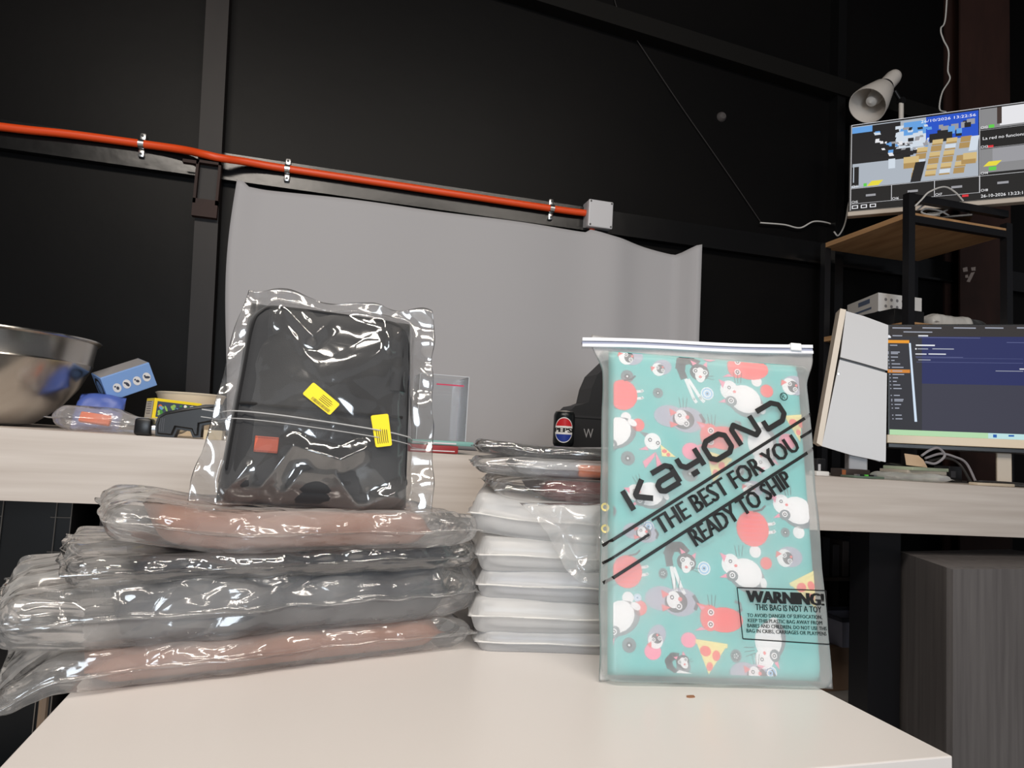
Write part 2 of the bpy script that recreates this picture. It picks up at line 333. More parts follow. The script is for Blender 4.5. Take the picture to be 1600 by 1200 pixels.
# thin cable, white cable and round cap on the wall
def cable(name, pl, r, m, label, n=8):
    o0 = Vector(pl[0]); o = MB().tube([Vector(p)-o0 for p in spline(pl, n)], r, 6).build(name, m, None, True); o.location = o0; tag(o, label, 'cable'); return o
wcab = mat('white_cable', lin(205, 203, 200), .5); gcab = mat('dark_cable', lin(46, 44, 44), .6)
cable('thin_cable', [onY(x, y, WY-.008) for x, y in ((958, -10), (968, 20), (1010, 85), (1060, 160), (1110, 232), (1150, 290), (1188, 346))], .0016, gcab, 'thin dark cable slanting down the black wall')
cable('white_cable', [onY(x, y, WY-.02) for x, y in ((1188, 348), (1225, 351), (1250, 356), (1272, 346), (1296, 349), (1302, 356))], .003, wcab, 'white cable crossing from the wall to the rack')
p = onY(1127, 183, WY); o = MB().lathe([(0, -.016), (.012, -.015), (.018, -.008), (.02, 0)], 20, 0, Matrix.Rotation(-pi/2, 4, 'X')).build('wall_cap', mat('cap_grey', lin(70, 66, 66), .6), None, True)
o.location = p; tag(o, 'small grey round cap on the black wall', 'cap')

# hanging white backdrop paper
A, B_ = onY(370, 292, WY-.05), onY(1082, 388, WY-.05)
xl, xr, zt_ = A.x, B_.x, (A.z+B_.z)/2
v = []; f = []; NX, NZ = 90, 40; zb = .70
dz_ = lambda x: .725-.0101*(x+.582)
for j in range(NZ+1):
    for i in range(NX+1):
        s = i/NX; q = j/NZ; x = xl+(xr-xl)*s; zq_ = dz_(x)+.0012; z = zt_+(zq_-zt_)*q
        top = .012*sin(s*pi*1.0)+(.015 if s < .02 else 0) - .035*sm(.74, .97, s) + .035*sm(.95, 1, s) + (.012 if s > .74 else 0)*(1-sm(.74, .8, s))
        z += top*(1-q) - .0*q
        y = WY-.045 + .006*sin(s*17+1) - .03*math.exp(-((s-.80)/.05)**2) - .07*sm(.95, 1.0, s) - .02*sm(.06, 0, s)*(1-q) - .12*q*q*0
        x += (.02*q*q - .012*sin(q*5)) * (1-sm(0, .12, s))
        v.append((x-xl, y-WY, z-zb)); v_ = 0
for j in range(NZ):
    for i in range(NX): k = j*(NX+1)+i; f.append((k, k+1, k+NX+2, k+NX+1))
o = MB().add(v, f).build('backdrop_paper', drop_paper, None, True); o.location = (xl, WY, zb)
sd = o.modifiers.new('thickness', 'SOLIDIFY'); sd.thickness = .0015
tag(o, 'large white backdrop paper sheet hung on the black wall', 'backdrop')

# ================================================================== WHITE TABLE
t = thing('coffee_table', 'white laminate low table with thick top in the foreground', 'table', (.2025, .968, 0))
TY0, TY1 = .593, 1.345
fr_t = Matrix.Rotation(radians(.6), 4, 'Z')
kid(MB().rbox((-.45, TY0-.968, .40), (.45, TY1-.968, .45), .0015, 2, 0, fr_t), 'table_top', white_lam, t)
for sx in (-1, 1):
    for sy in (-1, 1): kid(MB().box((sx*.45-(.05 if sx > 0 else 0), sy*.37-(.05 if sy > 0 else 0), 0), (sx*.45+(.05 if sx < 0 else 0), sy*.37+(.05 if sy < 0 else 0), .4), 0, fr_t), 'leg', white_lam, t)
p = onZ(1079, 1089, .45); v = []; m_ = MB()
m_.prism([(-.006, -.001), (-.004, .003), (.001, .0035), (.006, .003), (.005, -.002), (.001, -.003), (-.003, -.003)], 0, .001)
o = m_.build('paper_scrap', mat('brown_scrap', lin(150, 105, 75), .8)); o.location = p; tag(o, 'tiny brown paper scrap on the white table', 'scrap')

# ================================================================== DESK
DY0, DY1 = 1.5, 2.26
def dz(x): return .725 - .0101*(x+.582)
t = thing('long_desk', 'long pale wood desk with deep front and black legs', 'desk', (0, 1.9, 0))
v = []
for x in (-1.9, 2.9):
    for y in (DY0, DY1):
        for z in (dz(x)-.135-.0005*x, dz(x)): v.append((x, y-1.9, z))
bm_ = MB().add(v, [(0, 1, 3, 2), (4, 6, 7, 5), (0, 4, 5, 1), (2, 3, 7, 6), (0, 2, 6, 4), (1, 5, 7, 3)])
kid(bm_, 'desk_top', desk_wood, t)
l0, l1 = onY(1349, 900, 1.60), onY(1398, 900, 1.60)
for x0, x1 in ((l0.x, l1.x), (-1.7, -1.6)):
    kid(MB().box((x0, -.32, 0), (x1, -.25, dz(x0)-.134)), 'leg', black_metal, t)
    kid(MB().box((x0, .25, 0), (x1, .32, dz(x0)-.134)), 'leg', black_metal, t)
# dark wood-grain cabinet right
cabm = mat('dark_woodgrain', lin(108, 104, 103), .5, grain=((60, 60, 3), lin(90, 86, 86), .3))
c0 = onY(1411, 875, 1.60); c1 = onY(1481, 887, 1.36)
fr = Frame((c1.x, c1.y, 0), (cos(radians(2)), sin(radians(2)), 0), (-sin(radians(2)), cos(radians(2)), 0))
t = thing('cabinet', 'dark grey woodgrain cabinet under the pale desk', 'cabinet', fr)
CH = c1.z
sd_ = Vector((c0.x-c1.x, c0.y-c1.y)); 
kid(MB().add([(0, .004, 0), (.6, .004, 0), (.6, .30, 0), (sd_.x, sd_.y, 0), (0, .004, CH), (.6, .004, CH), (.6, .30, CH), (sd_.x, sd_.y, CH)], [(0, 1, 5, 4), (1, 2, 6, 5), (2, 3, 7, 6), (3, 0, 4, 7), (4, 5, 6, 7), (3, 2, 1, 0)]), 'body', cabm, t)
dx = fr.px(1530, 1000)[0]
kid(MB().box((0, -.014, .02), (dx-.0012, .003, CH-.001)), 'door', cabm, t); kid(MB().box((dx+.0012, -.014, .02), (.6, .003, CH-.001)), 'door', cabm, t)
# dim things below the desk, right
def simple_box(name, label, cat, fr, sx, sy, sz, m, r=.006, extra=None):
    t = thing(name, label, cat, fr); kid(MB().rbox((0, 0, 0), (sx, sy, sz), r), 'body', m, t, True, 30)
    if extra: extra(t)
    return t
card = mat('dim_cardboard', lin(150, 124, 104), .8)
def flaps(t, sx, sy, sz): 
    kid(MB().box((0, sy/2-.02, sz), (sx, sy/2+.02, sz+.0006)), 'packing_tape', mat('packing_tape', lin(120, 104, 88), .3), t)
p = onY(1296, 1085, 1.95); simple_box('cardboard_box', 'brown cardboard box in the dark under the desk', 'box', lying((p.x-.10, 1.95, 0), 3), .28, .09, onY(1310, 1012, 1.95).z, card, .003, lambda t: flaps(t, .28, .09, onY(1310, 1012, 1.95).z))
zb_ = onY(1310, 1012, 1.95).z
t = thing('storage_bin', 'grey plastic bin standing on cardboard box under desk', 'bin', lying((onY(1327, 1000, 2.0).x, 2.005, zb_+.001), 0))
hb = onY(1310, 958, 2.0).z - zb_
m_ = MB(); m_.add([(-.075, -.06, 0), (.06, -.06, 0), (.06, .06, 0), (-.075, .06, 0), (-.09, -.075, hb), (.075, -.075, hb), (.075, .075, hb), (-.09, .075, hb)], [(3, 2, 1, 0), (0, 1, 5, 4), (1, 2, 6, 5), (2, 3, 7, 6), (3, 0, 4, 7)])
kid(m_, 'body', mat('bin_grey', lin(160, 162, 182), .6), t); kid(MB().box((-.095, -.08, hb-.012), (.08, -.073, hb)).box((-.095, .073, hb-.012), (.08, .08, hb)).box((-.095, -.075, hb-.012), (-.088, .075, hb)).box((.073, -.075, hb-.012), (.08, .075, hb)), 'rim', mat('bin_rim', lin(70, 72, 84), .5), t)
p = onY(1300, 850, 2.15)
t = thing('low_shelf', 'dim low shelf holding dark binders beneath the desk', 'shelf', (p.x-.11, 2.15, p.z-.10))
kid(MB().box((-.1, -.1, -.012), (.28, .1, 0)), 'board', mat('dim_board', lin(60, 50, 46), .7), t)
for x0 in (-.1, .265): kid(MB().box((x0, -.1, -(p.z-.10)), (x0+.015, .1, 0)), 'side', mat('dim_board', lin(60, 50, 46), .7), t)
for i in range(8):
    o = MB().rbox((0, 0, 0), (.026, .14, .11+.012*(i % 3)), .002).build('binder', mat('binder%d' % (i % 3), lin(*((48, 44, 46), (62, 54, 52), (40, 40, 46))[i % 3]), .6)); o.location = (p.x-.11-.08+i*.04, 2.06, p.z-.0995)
    tag(o, 'dark binder standing on the low shelf under the desk', 'binder', 'binders under the desk')
# black and white strap loop beside the cabinet
cable('striped_cord', [onY(x, y, 1.66) for x, y in ((1414, 1000), (1412, 1030), (1411, 1055), (1408, 1068), (1404, 1085), (1408, 1100))], .004, mat('cord_white', lin(170, 170, 170), .7), 'pale cord hanging beside the dark cabinet')

# left, below the desk: wire storage cube and box
gw = mat('cube_wire', lin(120, 112, 104), .5)
pa = onY(4, 800, 1.75); pb = onY(112, 800, 1.75)
t = thing('storage_cube', 'black panelled storage cube with thin pale wire edges under desk', 'storage cube', (pb.x, 1.75, 0))
wdt = pb.x-pa.x; H_ = .575
kid(MB().box((-wdt-.35, .004, 0), (0, .4, H_)), 'panel', mat('cube_black', lin(16, 16, 17), .35), t)
m_ = MB()
for x in (0, -.03, -wdt, -wdt-.30): m_.tube([(x, 0, .0), (x, 0, H_)], .0013, 6)
for z in (.02, H_-.045, H_-.12, .30): m_.tube([(-wdt, 0, z), (-wdt-.3, 0, z)], .0012, 6); m_.tube([(-.04, 0, z), (0, 0, z)], .0012, 6)
kid(m_, 'wire_edge', gw, t)
p = onY(112, 845, 1.95); q = onY(282, 800, 1.95)
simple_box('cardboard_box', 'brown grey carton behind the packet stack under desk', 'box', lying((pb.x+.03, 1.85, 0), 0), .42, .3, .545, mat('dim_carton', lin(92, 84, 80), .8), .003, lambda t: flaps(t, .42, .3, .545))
t = thing('stool', 'small stool with thin tan legs beside the white table', 'stool', (onY(66, 1120, 1.2).x, 1.3, 0))
for x, y in ((0, -.1), (.0, .2), (-.3, -.1), (-.3, .2)): kid(MB().tube([(x, y, 0), (x, y, .36)], .0065, 8), 'leg', mat('tan_metal', lin(140, 118, 98), .4), t)
kid(MB().rbox((-.32, -.12, .36), (.02, .22, .375), .006), 'seat', black_pl, t)

# ================================================================== LEFT STACK OF PACKETS
tan = mat('brown_sleeve', lin(146, 98, 76), .7, bump=(500, .2, .001)); navy = mat('navy_sleeve', lin(24, 27, 38), .6, bump=(500, .2, .001)); slate = mat('slate_sleeve', lin(34, 37, 48), .6, bump=(500, .2, .001))
OL = Vector((-.217, .866, .45)); YL = 16.3
def packet(sl_name, sl_label, bag_label, o, yaw, Lx, Ly, t, fl, m_sl, seed, amp=.004, film=None, bend=None, group=None, ins=.012, nx=210, ny=76, low=.0, wob=.004, seam=False, flapwave=.008, sc=24, endk=.6, ewk=.55, asx=.6, press=.12, u0=None):
    fr = lying(o, yaw)
    s = thing(sl_name, sl_label, 'laptop sleeve', fr, group)
    b2 = (lambda x, y: bend(x+ins, y+ins)) if bend else None
    ob, _ = pillow('body', m_sl, s, Lx-2*ins, Ly-2*ins, t-.008, min(.024, t*.6), nx=50, ny=34, amp=.0006, seed=seed, bend=b2, wob=.001, cr=.04)
    ob.location = (ins, ins, .004)
    m_ = MB(); hz = (t-.008)/2+.004
    P_ = [(ins+.03, ins-.0015), (Lx*.3, ins-.0025), (Lx*.6, ins-.0025), (Lx-ins-.03, ins-.0015)]
    m_.tube([(x, y, hz+(bend(x, y) if bend else 0)) for x, y in P_], .0012, 6); kid(m_, 'seam', m_sl, s, True)
    g = thing('plastic_bag', bag_label, 'plastic bag', fr)
    f0, f1 = fl[0], fl[1]; T = Lx+f0+f1; wp = None
    if u0 is not None:                           # the loose right end stops where the neighbouring pile begins
        def wp(x, y):
            u = x-f0+u0; lim = (.469 if t < .04 else .476)+.5*max(0, y); us = .40; end = u0+Lx+f1+.006
            return (x, y) if u < us or end < lim else (us+(u-us)*(lim-us)/(end-us)+f0-u0, y)
    hsf = (lambda x: endk+(1-endk)*sm(0, f0+.02, x)*sm(0, f1+.02, T-x)) if f0 > .02 else None
    ob, zt = pillow('film', film or soft_film, g, T, Ly, t, min(.026, t*ewk), (.006, .006, fl[2], fl[3]), nx, ny, amp, sc, seed, wp, (lambda x, y: bend(x-f0, y)) if bend else None, wob, flapwave, low=low, hs=hsf, yp=1.9, cr=.02, asx=asx, press=press)
    ob.location.x = -f0
    if seam:
        pts = [(x, -fl[2]+.001, t*.5+(bend(x, 0) if bend else 0)) for x in [(-fl[0]+(Lx+fl[0]+fl[1])*i/24) for i in range(25)]]
        pts = [(x, y+.003*noise.noise(Vector((x*14, seed, 2))), z+.003*noise.noise(Vector((x*11, seed, 5)))) for x, y, z in pts]
        kid(MB().tube(pts, .0011, 5), 'seam', mat('seam_film', lin(228, 226, 222), .4), g, True)
    return fr
eL = Vector((cos(radians(YL)), sin(radians(YL)), 0)); nL = Vector((-eL.y, eL.x, 0))
def sp(u, v, z): return OL+eL*u+nL*v+Vector((0, 0, z))
gl = 'padded sleeves in the stack under the black bag'
packet('laptop_sleeve', 'brown padded sleeve lying at the bottom of stack on table', 'clear bag around the brown sleeve lying directly on table', sp(-.02, .0, .0), YL+.5, .455, .30, .044, (.070, .036, .004, .01), tan, 1.3, .0085,
       bend=lambda x, y: -.030*sm(-.012, -.085, x), low=.001, ins=.008, u0=-.02)
packet('laptop_sleeve', 'thick slate grey sleeve, second from bottom of the stack', 'crinkled clear bag with loose end around thick slate sleeve', sp(.005, .0, .042), YL+1, .44, .30, .075, (.105, .062, .004, .01), slate, 5.1, .013,
       low=.001, flapwave=.012, sc=20, endk=.75, ins=.008, u0=.005)
packet('laptop_sleeve', 'thin navy sleeve between thick slate sleeve and brown sleeve', 'shiny clear bag around the thin navy sleeve', sp(.02, .004, .115), YL, .43, .29, .032, (.060, .065, .003, .01), navy, 9.4, .011,
       low=.001, flapwave=.008, endk=1.0, ins=.006, film=shiny_film, u0=.02)
packet('laptop_sleeve', 'brown padded sleeve on top of the stack under black bag', 'clear bag around the brown sleeve topping the stack', sp(.035, .0, .145), YL-.5, .37, .28, .050, (.045, .060, .003, .01), tan, 13.7, .009,
       bend=lambda x, y: .015*sm(.10, -.03, x), low=.001, flapwave=.008, endk=.8, ins=.008, press=.25, u0=.035)

# ================================================================== RIGHT STACK OF FROSTED PACKETS
OR_ = Vector((.234, .983, .45)); YR = -10.7
eR = Vector((cos(radians(YR)), sin(radians(YR)), 0)); nR = Vector((-eR.y, eR.x, 0))
def rp(u, v, z): return OR_+eR*u+nR*v+Vector((0, 0, z))
pg = mat('pale_grey_sleeve', lin(176, 178, 186), .7); pg2 = mat('pale_blue_grey_sleeve', lin(140, 146, 160), .7); pw = mat('off_white_sleeve', lin(200, 198, 196), .7)
zz = .0
for (h, du, dv, dyaw, m_sl, lab, blab, seed) in (
        (.026, .004, .004, 0, pg2, 'blue grey sleeve at the very bottom of white packets', 'milky bag of the thin lowest packet beside brown sleeves', 41.),
        (.047, -.008, .0, 1.0, pw, 'off-white sleeve, second from the bottom of white packets', 'milky bag of the second lowest white packet', 43.),
        (.040, .0, .004, -1.5, pg, 'pale grey sleeve in the middle of the white packets', 'milky bag of the middle white packet', 47.),
        (.045, -.002, .0, 1.5, pw, 'off-white sleeve just below the thick top white packet', 'milky bag just under the thick top white packet', 51.),
        (.055, -.018, .012, -5.0, pw, 'thick off-white sleeve on top of the white packets', 'milky bag of the thick white packet topping the pile', 57.)):
    packet('laptop_sleeve', lab, blab, rp(du, dv, zz), YR+dyaw, .30, .36, h+.002, (.003, .003, .001, .003), m_sl, seed, .0022, milky_film, (lambda x, y: .008*sm(.10, 0, x)) if seed == 57. else None, None, .008, 90, 70, .0, .003, True, .003, 11, .6, .26, 1.0)
    zz += h
z5 = .45+zz
# dark sleeves in clear bags on top
maroon = mat('maroon_sleeve', lin(104, 34, 32), .6, bump=(500, .2, .001)); lgrey = mat('light_grey_sleeve', lin(168, 170, 174), .65, bump=(500, .2, .001)); blk = mat('jet_sleeve', lin(34, 34, 38), .6)
packet('laptop_sleeve', 'maroon sleeve in clear bag lying on the white packets', 'clear bag around maroon sleeve on the white packets', rp(.075, -.004, zz-.001), YR+2, .30, .30, .038, (.060, .01, .004, .01), maroon, 61., .006, shiny_film, None, None, .01, 90, 50, .002)
fr = packet('laptop_sleeve', 'light grey sleeve with orange tag above the maroon sleeve', 'crinkled clear bag around the light grey sleeve', rp(.035, .02, zz+.0355), YR, .31, .28, .029, (.05, .01, .004, .01), lgrey, 67., .007, soft_film, None, None, .01, 90, 50, .002)
t = [o for o in bpy.data.objects if o.get('label') == 'light grey sleeve with orange tag above the maroon sleeve'][0]
xa = fr.px(903, 735)[0]
xx = (onY(903, 735, .99)-fr.o).dot(fr.ex)
o = kid(MB().rbox((xx, .004, .005), (xx+.05, .016, .023), .003), 'tag', mat('orange_tag', lin(226, 116, 50), .6), t, True); o['label'] = 'orange fabric tag'
packet('laptop_sleeve', 'black sleeve in shiny bag lying topmost above white packets', 'shiny clear bag around topmost black sleeve', rp(-.005, .05, zz+.063), YR-3, .35, .26, .020, (.012, .01, .004, .01), blk, 71., .006, shiny_film, lambda x, y: .006*sm(.1, -.03, x), None, .008, 100, 50, .002)
# loose flap of clear film hanging over the white packets
frf = standing(rp(.10, -.016, zz-.13), YR, 2)
t = thing('plastic_flap', 'loose clear film flap hanging over the front of white packets', 'plastic film', frf)
left = [(812, 786), (820, 794), (832, 806), (852, 830), (868, 862), (880, 886), (900, 905), (925, 912), (945, 914)]
rtop = [(945, 752)]
v = []; f = []; NU, NV = 40, 44
for j in range(NV+1):
    y = 786+(914-786)*j/NV
    k = 0
    while k < len(left)-2 and left[k+1][1] < y: k += 1
    (xa_, ya_), (xb_, yb_) = left[k], left[k+1]; xl_ = xa_+(xb_-xa_)*max(0, min(1, (y-ya_)/(yb_-ya_)))
    for i in range(NU+1):
        x = xl_+(960-xl_)*i/NU; u_, v_ = frf.px(x, y)
        zq = .012+.024*(crease(u_+3, v_, 22, 77)-.25)+.010*noise.noise(Vector((u_*14, v_*14, 3)))+.008*(j/NV)
        if j == 0: zq = -.004
        v.append((u_, v_, zq))
for j in range(NV):
    for i in range(NU): k = j*(NU+1)+i; f.append((k, k+1, k+NU+2, k+NU+1))
kid(MB().add(v, f), 'film', loose_film, t, True, 180)

# ================================================================== BLACK BAG IN CLEAR FILM
BL, BR = at(333, 797, .885), at(640, 806, .905)
zb0 = .45+.204
frb = standing((BL.x, BL.y, zb0), 4.0, 9, -1.8)
BW = frb.px(640, 806)[0]; BH = frb.px(500, 478)[1]
t = thing('laptop_bag', 'black padded laptop bag standing on the packet stack', 'bag', frb)
tap = lambda x, y: (x+(BW/2-x)*.10*max(0, y)/BH*1.0, y)
ob, bz_ = pillow('body', black_fab, t, BW, BH, .055, .022, (0, 0, 0, 0), 70, 70, .0012, 12, 81., tap, None, .001, .0, cr=.04, low=.002); ob.location = (0, 0, -.055)
# front pocket, welt, zips, side strap, label
def on_bag(x, y, d=.001): return (tap(x, y)[0], y, -.055+bz_(x, y)+d)
ph = BH*.40
m_ = MB(); v = []; f = []
for j in range(17):
    for i in range(25):
        x = BW*.04+BW*.90*i/24; y = .014+ph*j/16; e = min(i, 24-i, j, 16-j); X, Y, Z = on_bag(x, y, .0015+(.004 if e > 1 else .002 if e == 1 else -.004)); v.append((X, Y, Z))
for j in range(16):
    for i in range(24): k = j*25+i; f.append((k, k+1, k+26, k+25))
kid(m_.add(v, f), 'front_pocket', black_fab, t, True, 180)
kid(MB().tube([on_bag(BW*(.04+.9*i/20), ph+.018, .0025) for i in range(21)], .0022, 6), 'pocket_zip', black_pl, t, True)
arc = [(.03, .15), (.03, .6), (.035, .85), (.07, .93), (.16, .965), (.5, .972), (.84, .965), (.93, .93), (.965, .85), (.97, .6), (.97, .15)]
kid(MB().tube([on_bag(p.x*BW, p.y*BH, .001) for p in spline([(a, b, 0) for a, b in arc], 6)], .0022, 6), 'piping', mat('piping_black', lin(26, 26, 28), .5), t, True)
m_ = MB(); v = []; f = []
for j in range(13):
    for i in range(4): x = BW*(.86+.035*i); y = BH*(.60+.34*j/12); v.append(on_bag(x, y, .004 if 0 < i < 3 else .001))
for j in range(12):
    for i in range(3): k = j*4+i; f.append((k, k+1, k+5, k+4))
kid(m_.add(v, f), 'side_strap', mat('strap_black', lin(28, 28, 31), .6), t, True, 180)
a = frb.px(396, 707); b = frb.px(436, 685); zl = -.055+bz_((a[0]+b[0])/2, (a[1]+b[1])/2)+.006
lab = kid(MB().rbox((a[0], a[1], zl), (b[0], b[1], zl+.002), .0009), 'leather_label', mat('orange_leather', lin(196, 92, 66), .6, bump=(200, .3, .001)), t); lab['label'] = 'orange stitched leather label'
m_ = MB()
for k in range(9): x = a[0]+(b[0]-a[0])*(k+.5)/9; m_.box((x-.0012, a[1]+.0016, zl+.002), (x+.0012, a[1]+.0022, zl+.0024)).box((x-.0012, b[1]-.0022, zl+.002), (x+.0012, b[1]-.0016, zl+.0024))
kid(m_, 'stitch', mat('stitch_thread', lin(120, 50, 40), .7), lab)
c = frb.px(632, 752); kid(MB().tube([(c[0]+.007*cos(q*pi/8), c[1]+.007*sin(q*pi/8), -.02) for q in range(17)], .0016, 6), 'zip_ring', black_pl, t, True)
# clear film round it
g = thing('plastic_bag', 'glossy clear bag with yellow stickers around black laptop bag', 'plastic bag', frb)
x0, y0 = frb.px(290, 800); x1, y1 = frb.px(684, 800); yt = frb.px(500, 470)[1]
def fwarp(x, y):
    k = max(0, y)/yt; return (x + (BW/2-x)*.16*k + .012*k, y)
FOLDS = [((457, 700), (388, 788), .011, .014), ((457, 700), (530, 722), .010, .012), ((530, 722), (568, 704), .009, .012), ((522, 742), (566, 806), .011, .014), ((590, 776), (645, 782), .008, .010), ((560, 798), (645, 756), .009, .012), ((345, 780), (385, 730), .006, .008), ((430, 790), (470, 740), .009, .014),
         ((427, 468), (426, 512), .006, .007), ((436, 470), (487, 532), .009, .009), ((487, 532), (522, 498), .008, .012), ((462, 474), (492, 512), .007, .009), ((536, 482), (598, 500), .008, .010), ((598, 500), (606, 548), .008, .009), ((360, 560), (395, 520), .005, .008), ((395, 580), (410, 540), .005, .008)]
FL = [(Vector(frb.px(*a)), Vector(frb.px(*b)), A, w) for a, b, A, w in FOLDS]
def folds(x, y):
    p = Vector((x-.002, y-.001)); z = 0
    for a, b, A, w in FL:
        d = b-a; k = max(0, min(1, (p-a).dot(d)/d.length_squared)); r = (p-a-d*k).length; z += A*(.4+.6*sin(pi*(.15+.7*k)))*max(0, 1-r/(w*1.6))**1.5
    return z
ob, fz = pillow('film', clear_film, g, BW+.004, BH+.006, .086, .11, (.034, .034, .002, .016), 190, 180, .0028, 13, 91., fwarp, folds, .005, .012, ctr=.9, low=.004); ob.location = (-.002, -.001, -.066)
def on_film(x, y, d): return fz(x+.002, y+.001)-.066+d
a, b = frb.px(313, 634), frb.px(684, 690)
v = []
for i in range(41):
    s = i/40; x = a[0]+(b[0]-a[0])*s; y = a[1]+(b[1]-a[1])*s; e = on_film(x, y, .0035) if .0 < x < BW else -.026
    v.append((x, y, e))
kid(MB().tube(v, .0009, 5).tube([(x, y-.010, z) for x, y, z in v], .0006, 5), 'fold_line', mat('fold_film', lin(190, 190, 190), .25), g, True)
ylw = mat('yellow_sticker', lin(250, 222, 20), .4)
def sticker(pxs, bars, seed):
    c4 = [Vector(frb.px(*q)) for q in pxs]; m_ = MB(); cx = sum((q.x for q in c4))/4; cy = sum((q.y for q in c4))/4
    zs = max(on_film(cx+dx_, cy+dy_, .0) for dx_ in (-.015, 0, .015) for dy_ in (-.01, 0, .01))+.001
    def bl(s, q): return (c4[0]*(1-s)+c4[1]*s)*(1-q)+(c4[3]*(1-s)+c4[2]*s)*q
    pts = []
    for s, q in ((.05, 0), (.95, 0), (.985, .03), (1, .1), (1, .9), (.985, .97), (.95, 1), (.05, 1), (.015, .97), (0, .9), (0, .1), (.015, .03)): pts.append(tuple(bl(s, q)))
    m_.prism(pts[::-1] if False else pts, zs, zs+.0003)
    st = kid(m_, 'sticker', ylw, g); st['label'] = 'yellow sticker with barcode' if bars else 'yellow sticker with small print'
    random.seed(seed); k = MB()
    if bars:
        s = .28
        while s < .92:
            w = random.choice((.008, .012, .02)); k.poly([tuple(bl(s, .72)), tuple(bl(s+w, .72)), tuple(bl(s+w, .93)), tuple(bl(s, .93))], zs+.0005); s += w+random.choice((.01, .016))
        rows = (.22, .34, .46, .58)
        for r_ in rows: k.poly([tuple(bl(.45, r_)), tuple(bl(.45+random.uniform(.3, .48), r_)), tuple(bl(.8, r_+.045)), tuple(bl(.45, r_+.045))], zs+.0005)
    else:
        for r_ in (.2, .32, .44, .56, .68, .8):
            k.poly([tuple(bl(.10, r_)), tuple(bl(.10+random.uniform(.3, .5), r_)), tuple(bl(.5, r_+.05)), tuple(bl(.10, r_+.05))], zs+.0005)
    kid(k, 'print', mat('sticker_ink', lin(90, 78, 10), .5), st)
sticker([(488, 602), (529, 636), (513, 653), (471, 620)], True, 2)
sticker([(609, 699), (603, 650), (576, 653), (584, 702)], False, 5)

# ================================================================== FROSTED ZIP BAG WITH PRINTED SLEEVE
KL, KR = onZ(940, 1072, .451), onZ(1311, 1079, .451)
yawK = math.degrees(math.atan2(KR.y-KL.y, KR.x-KL.x)); KW = (KR-KL).length
frk = standing((KL.x, KL.y, .4525), yawK, 11.5, -.6)
KT = frk.px(1100, 560)[1]; KZ = frk.px(1090, 540)[1]
teal = mat('teal_print_fabric', lin(92, 186, 184), .6)
sl = thing('printed_sleeve', 'teal fabric sleeve printed with cartoon cats inside frosted bag', 'sleeve', frk)
sa = a = frk.px(950, 1056, -.006); b = frk.px(1291, 1060, -.006); SW = b[0]-a[0]-.004; SH = frk.px(1100, 556, -.006)[1]-a[1]
def kw(x, y): k = y/KT; return (x+(KW/2-x)*.015*k, y)
ob, sz_ = pillow('body', teal, sl, SW, SH, .026, .012, nx=50, ny=60, amp=0, seed=3, wob=0, flapwave=0, cr=.02); ob.location = (a[0]+.002, a[1], -.030)
ZS = -.030+.026+.0008
PAL = {'red': (238, 98, 98), 'white': (238, 238, 240), 'dark': (62, 62, 70), 'grey': (168, 168, 186), 'pink': (244, 140, 168), 'yel': (240, 226, 150), 'blue': (150, 196, 236), 'shade': (112, 122, 128), 'black': (34, 34, 40)}
PN = list(PAL); PM = [mat('print_'+n, lin(*PAL[n]), .6) for n in PN]
PI_ = {n: i for i, n in enumerate(PN)}
def px_scale(x, y): p = Vector(frk.px(x, y, ZS)); q = Vector(frk.px(x+10, y, ZS)); return (q-p).length/10
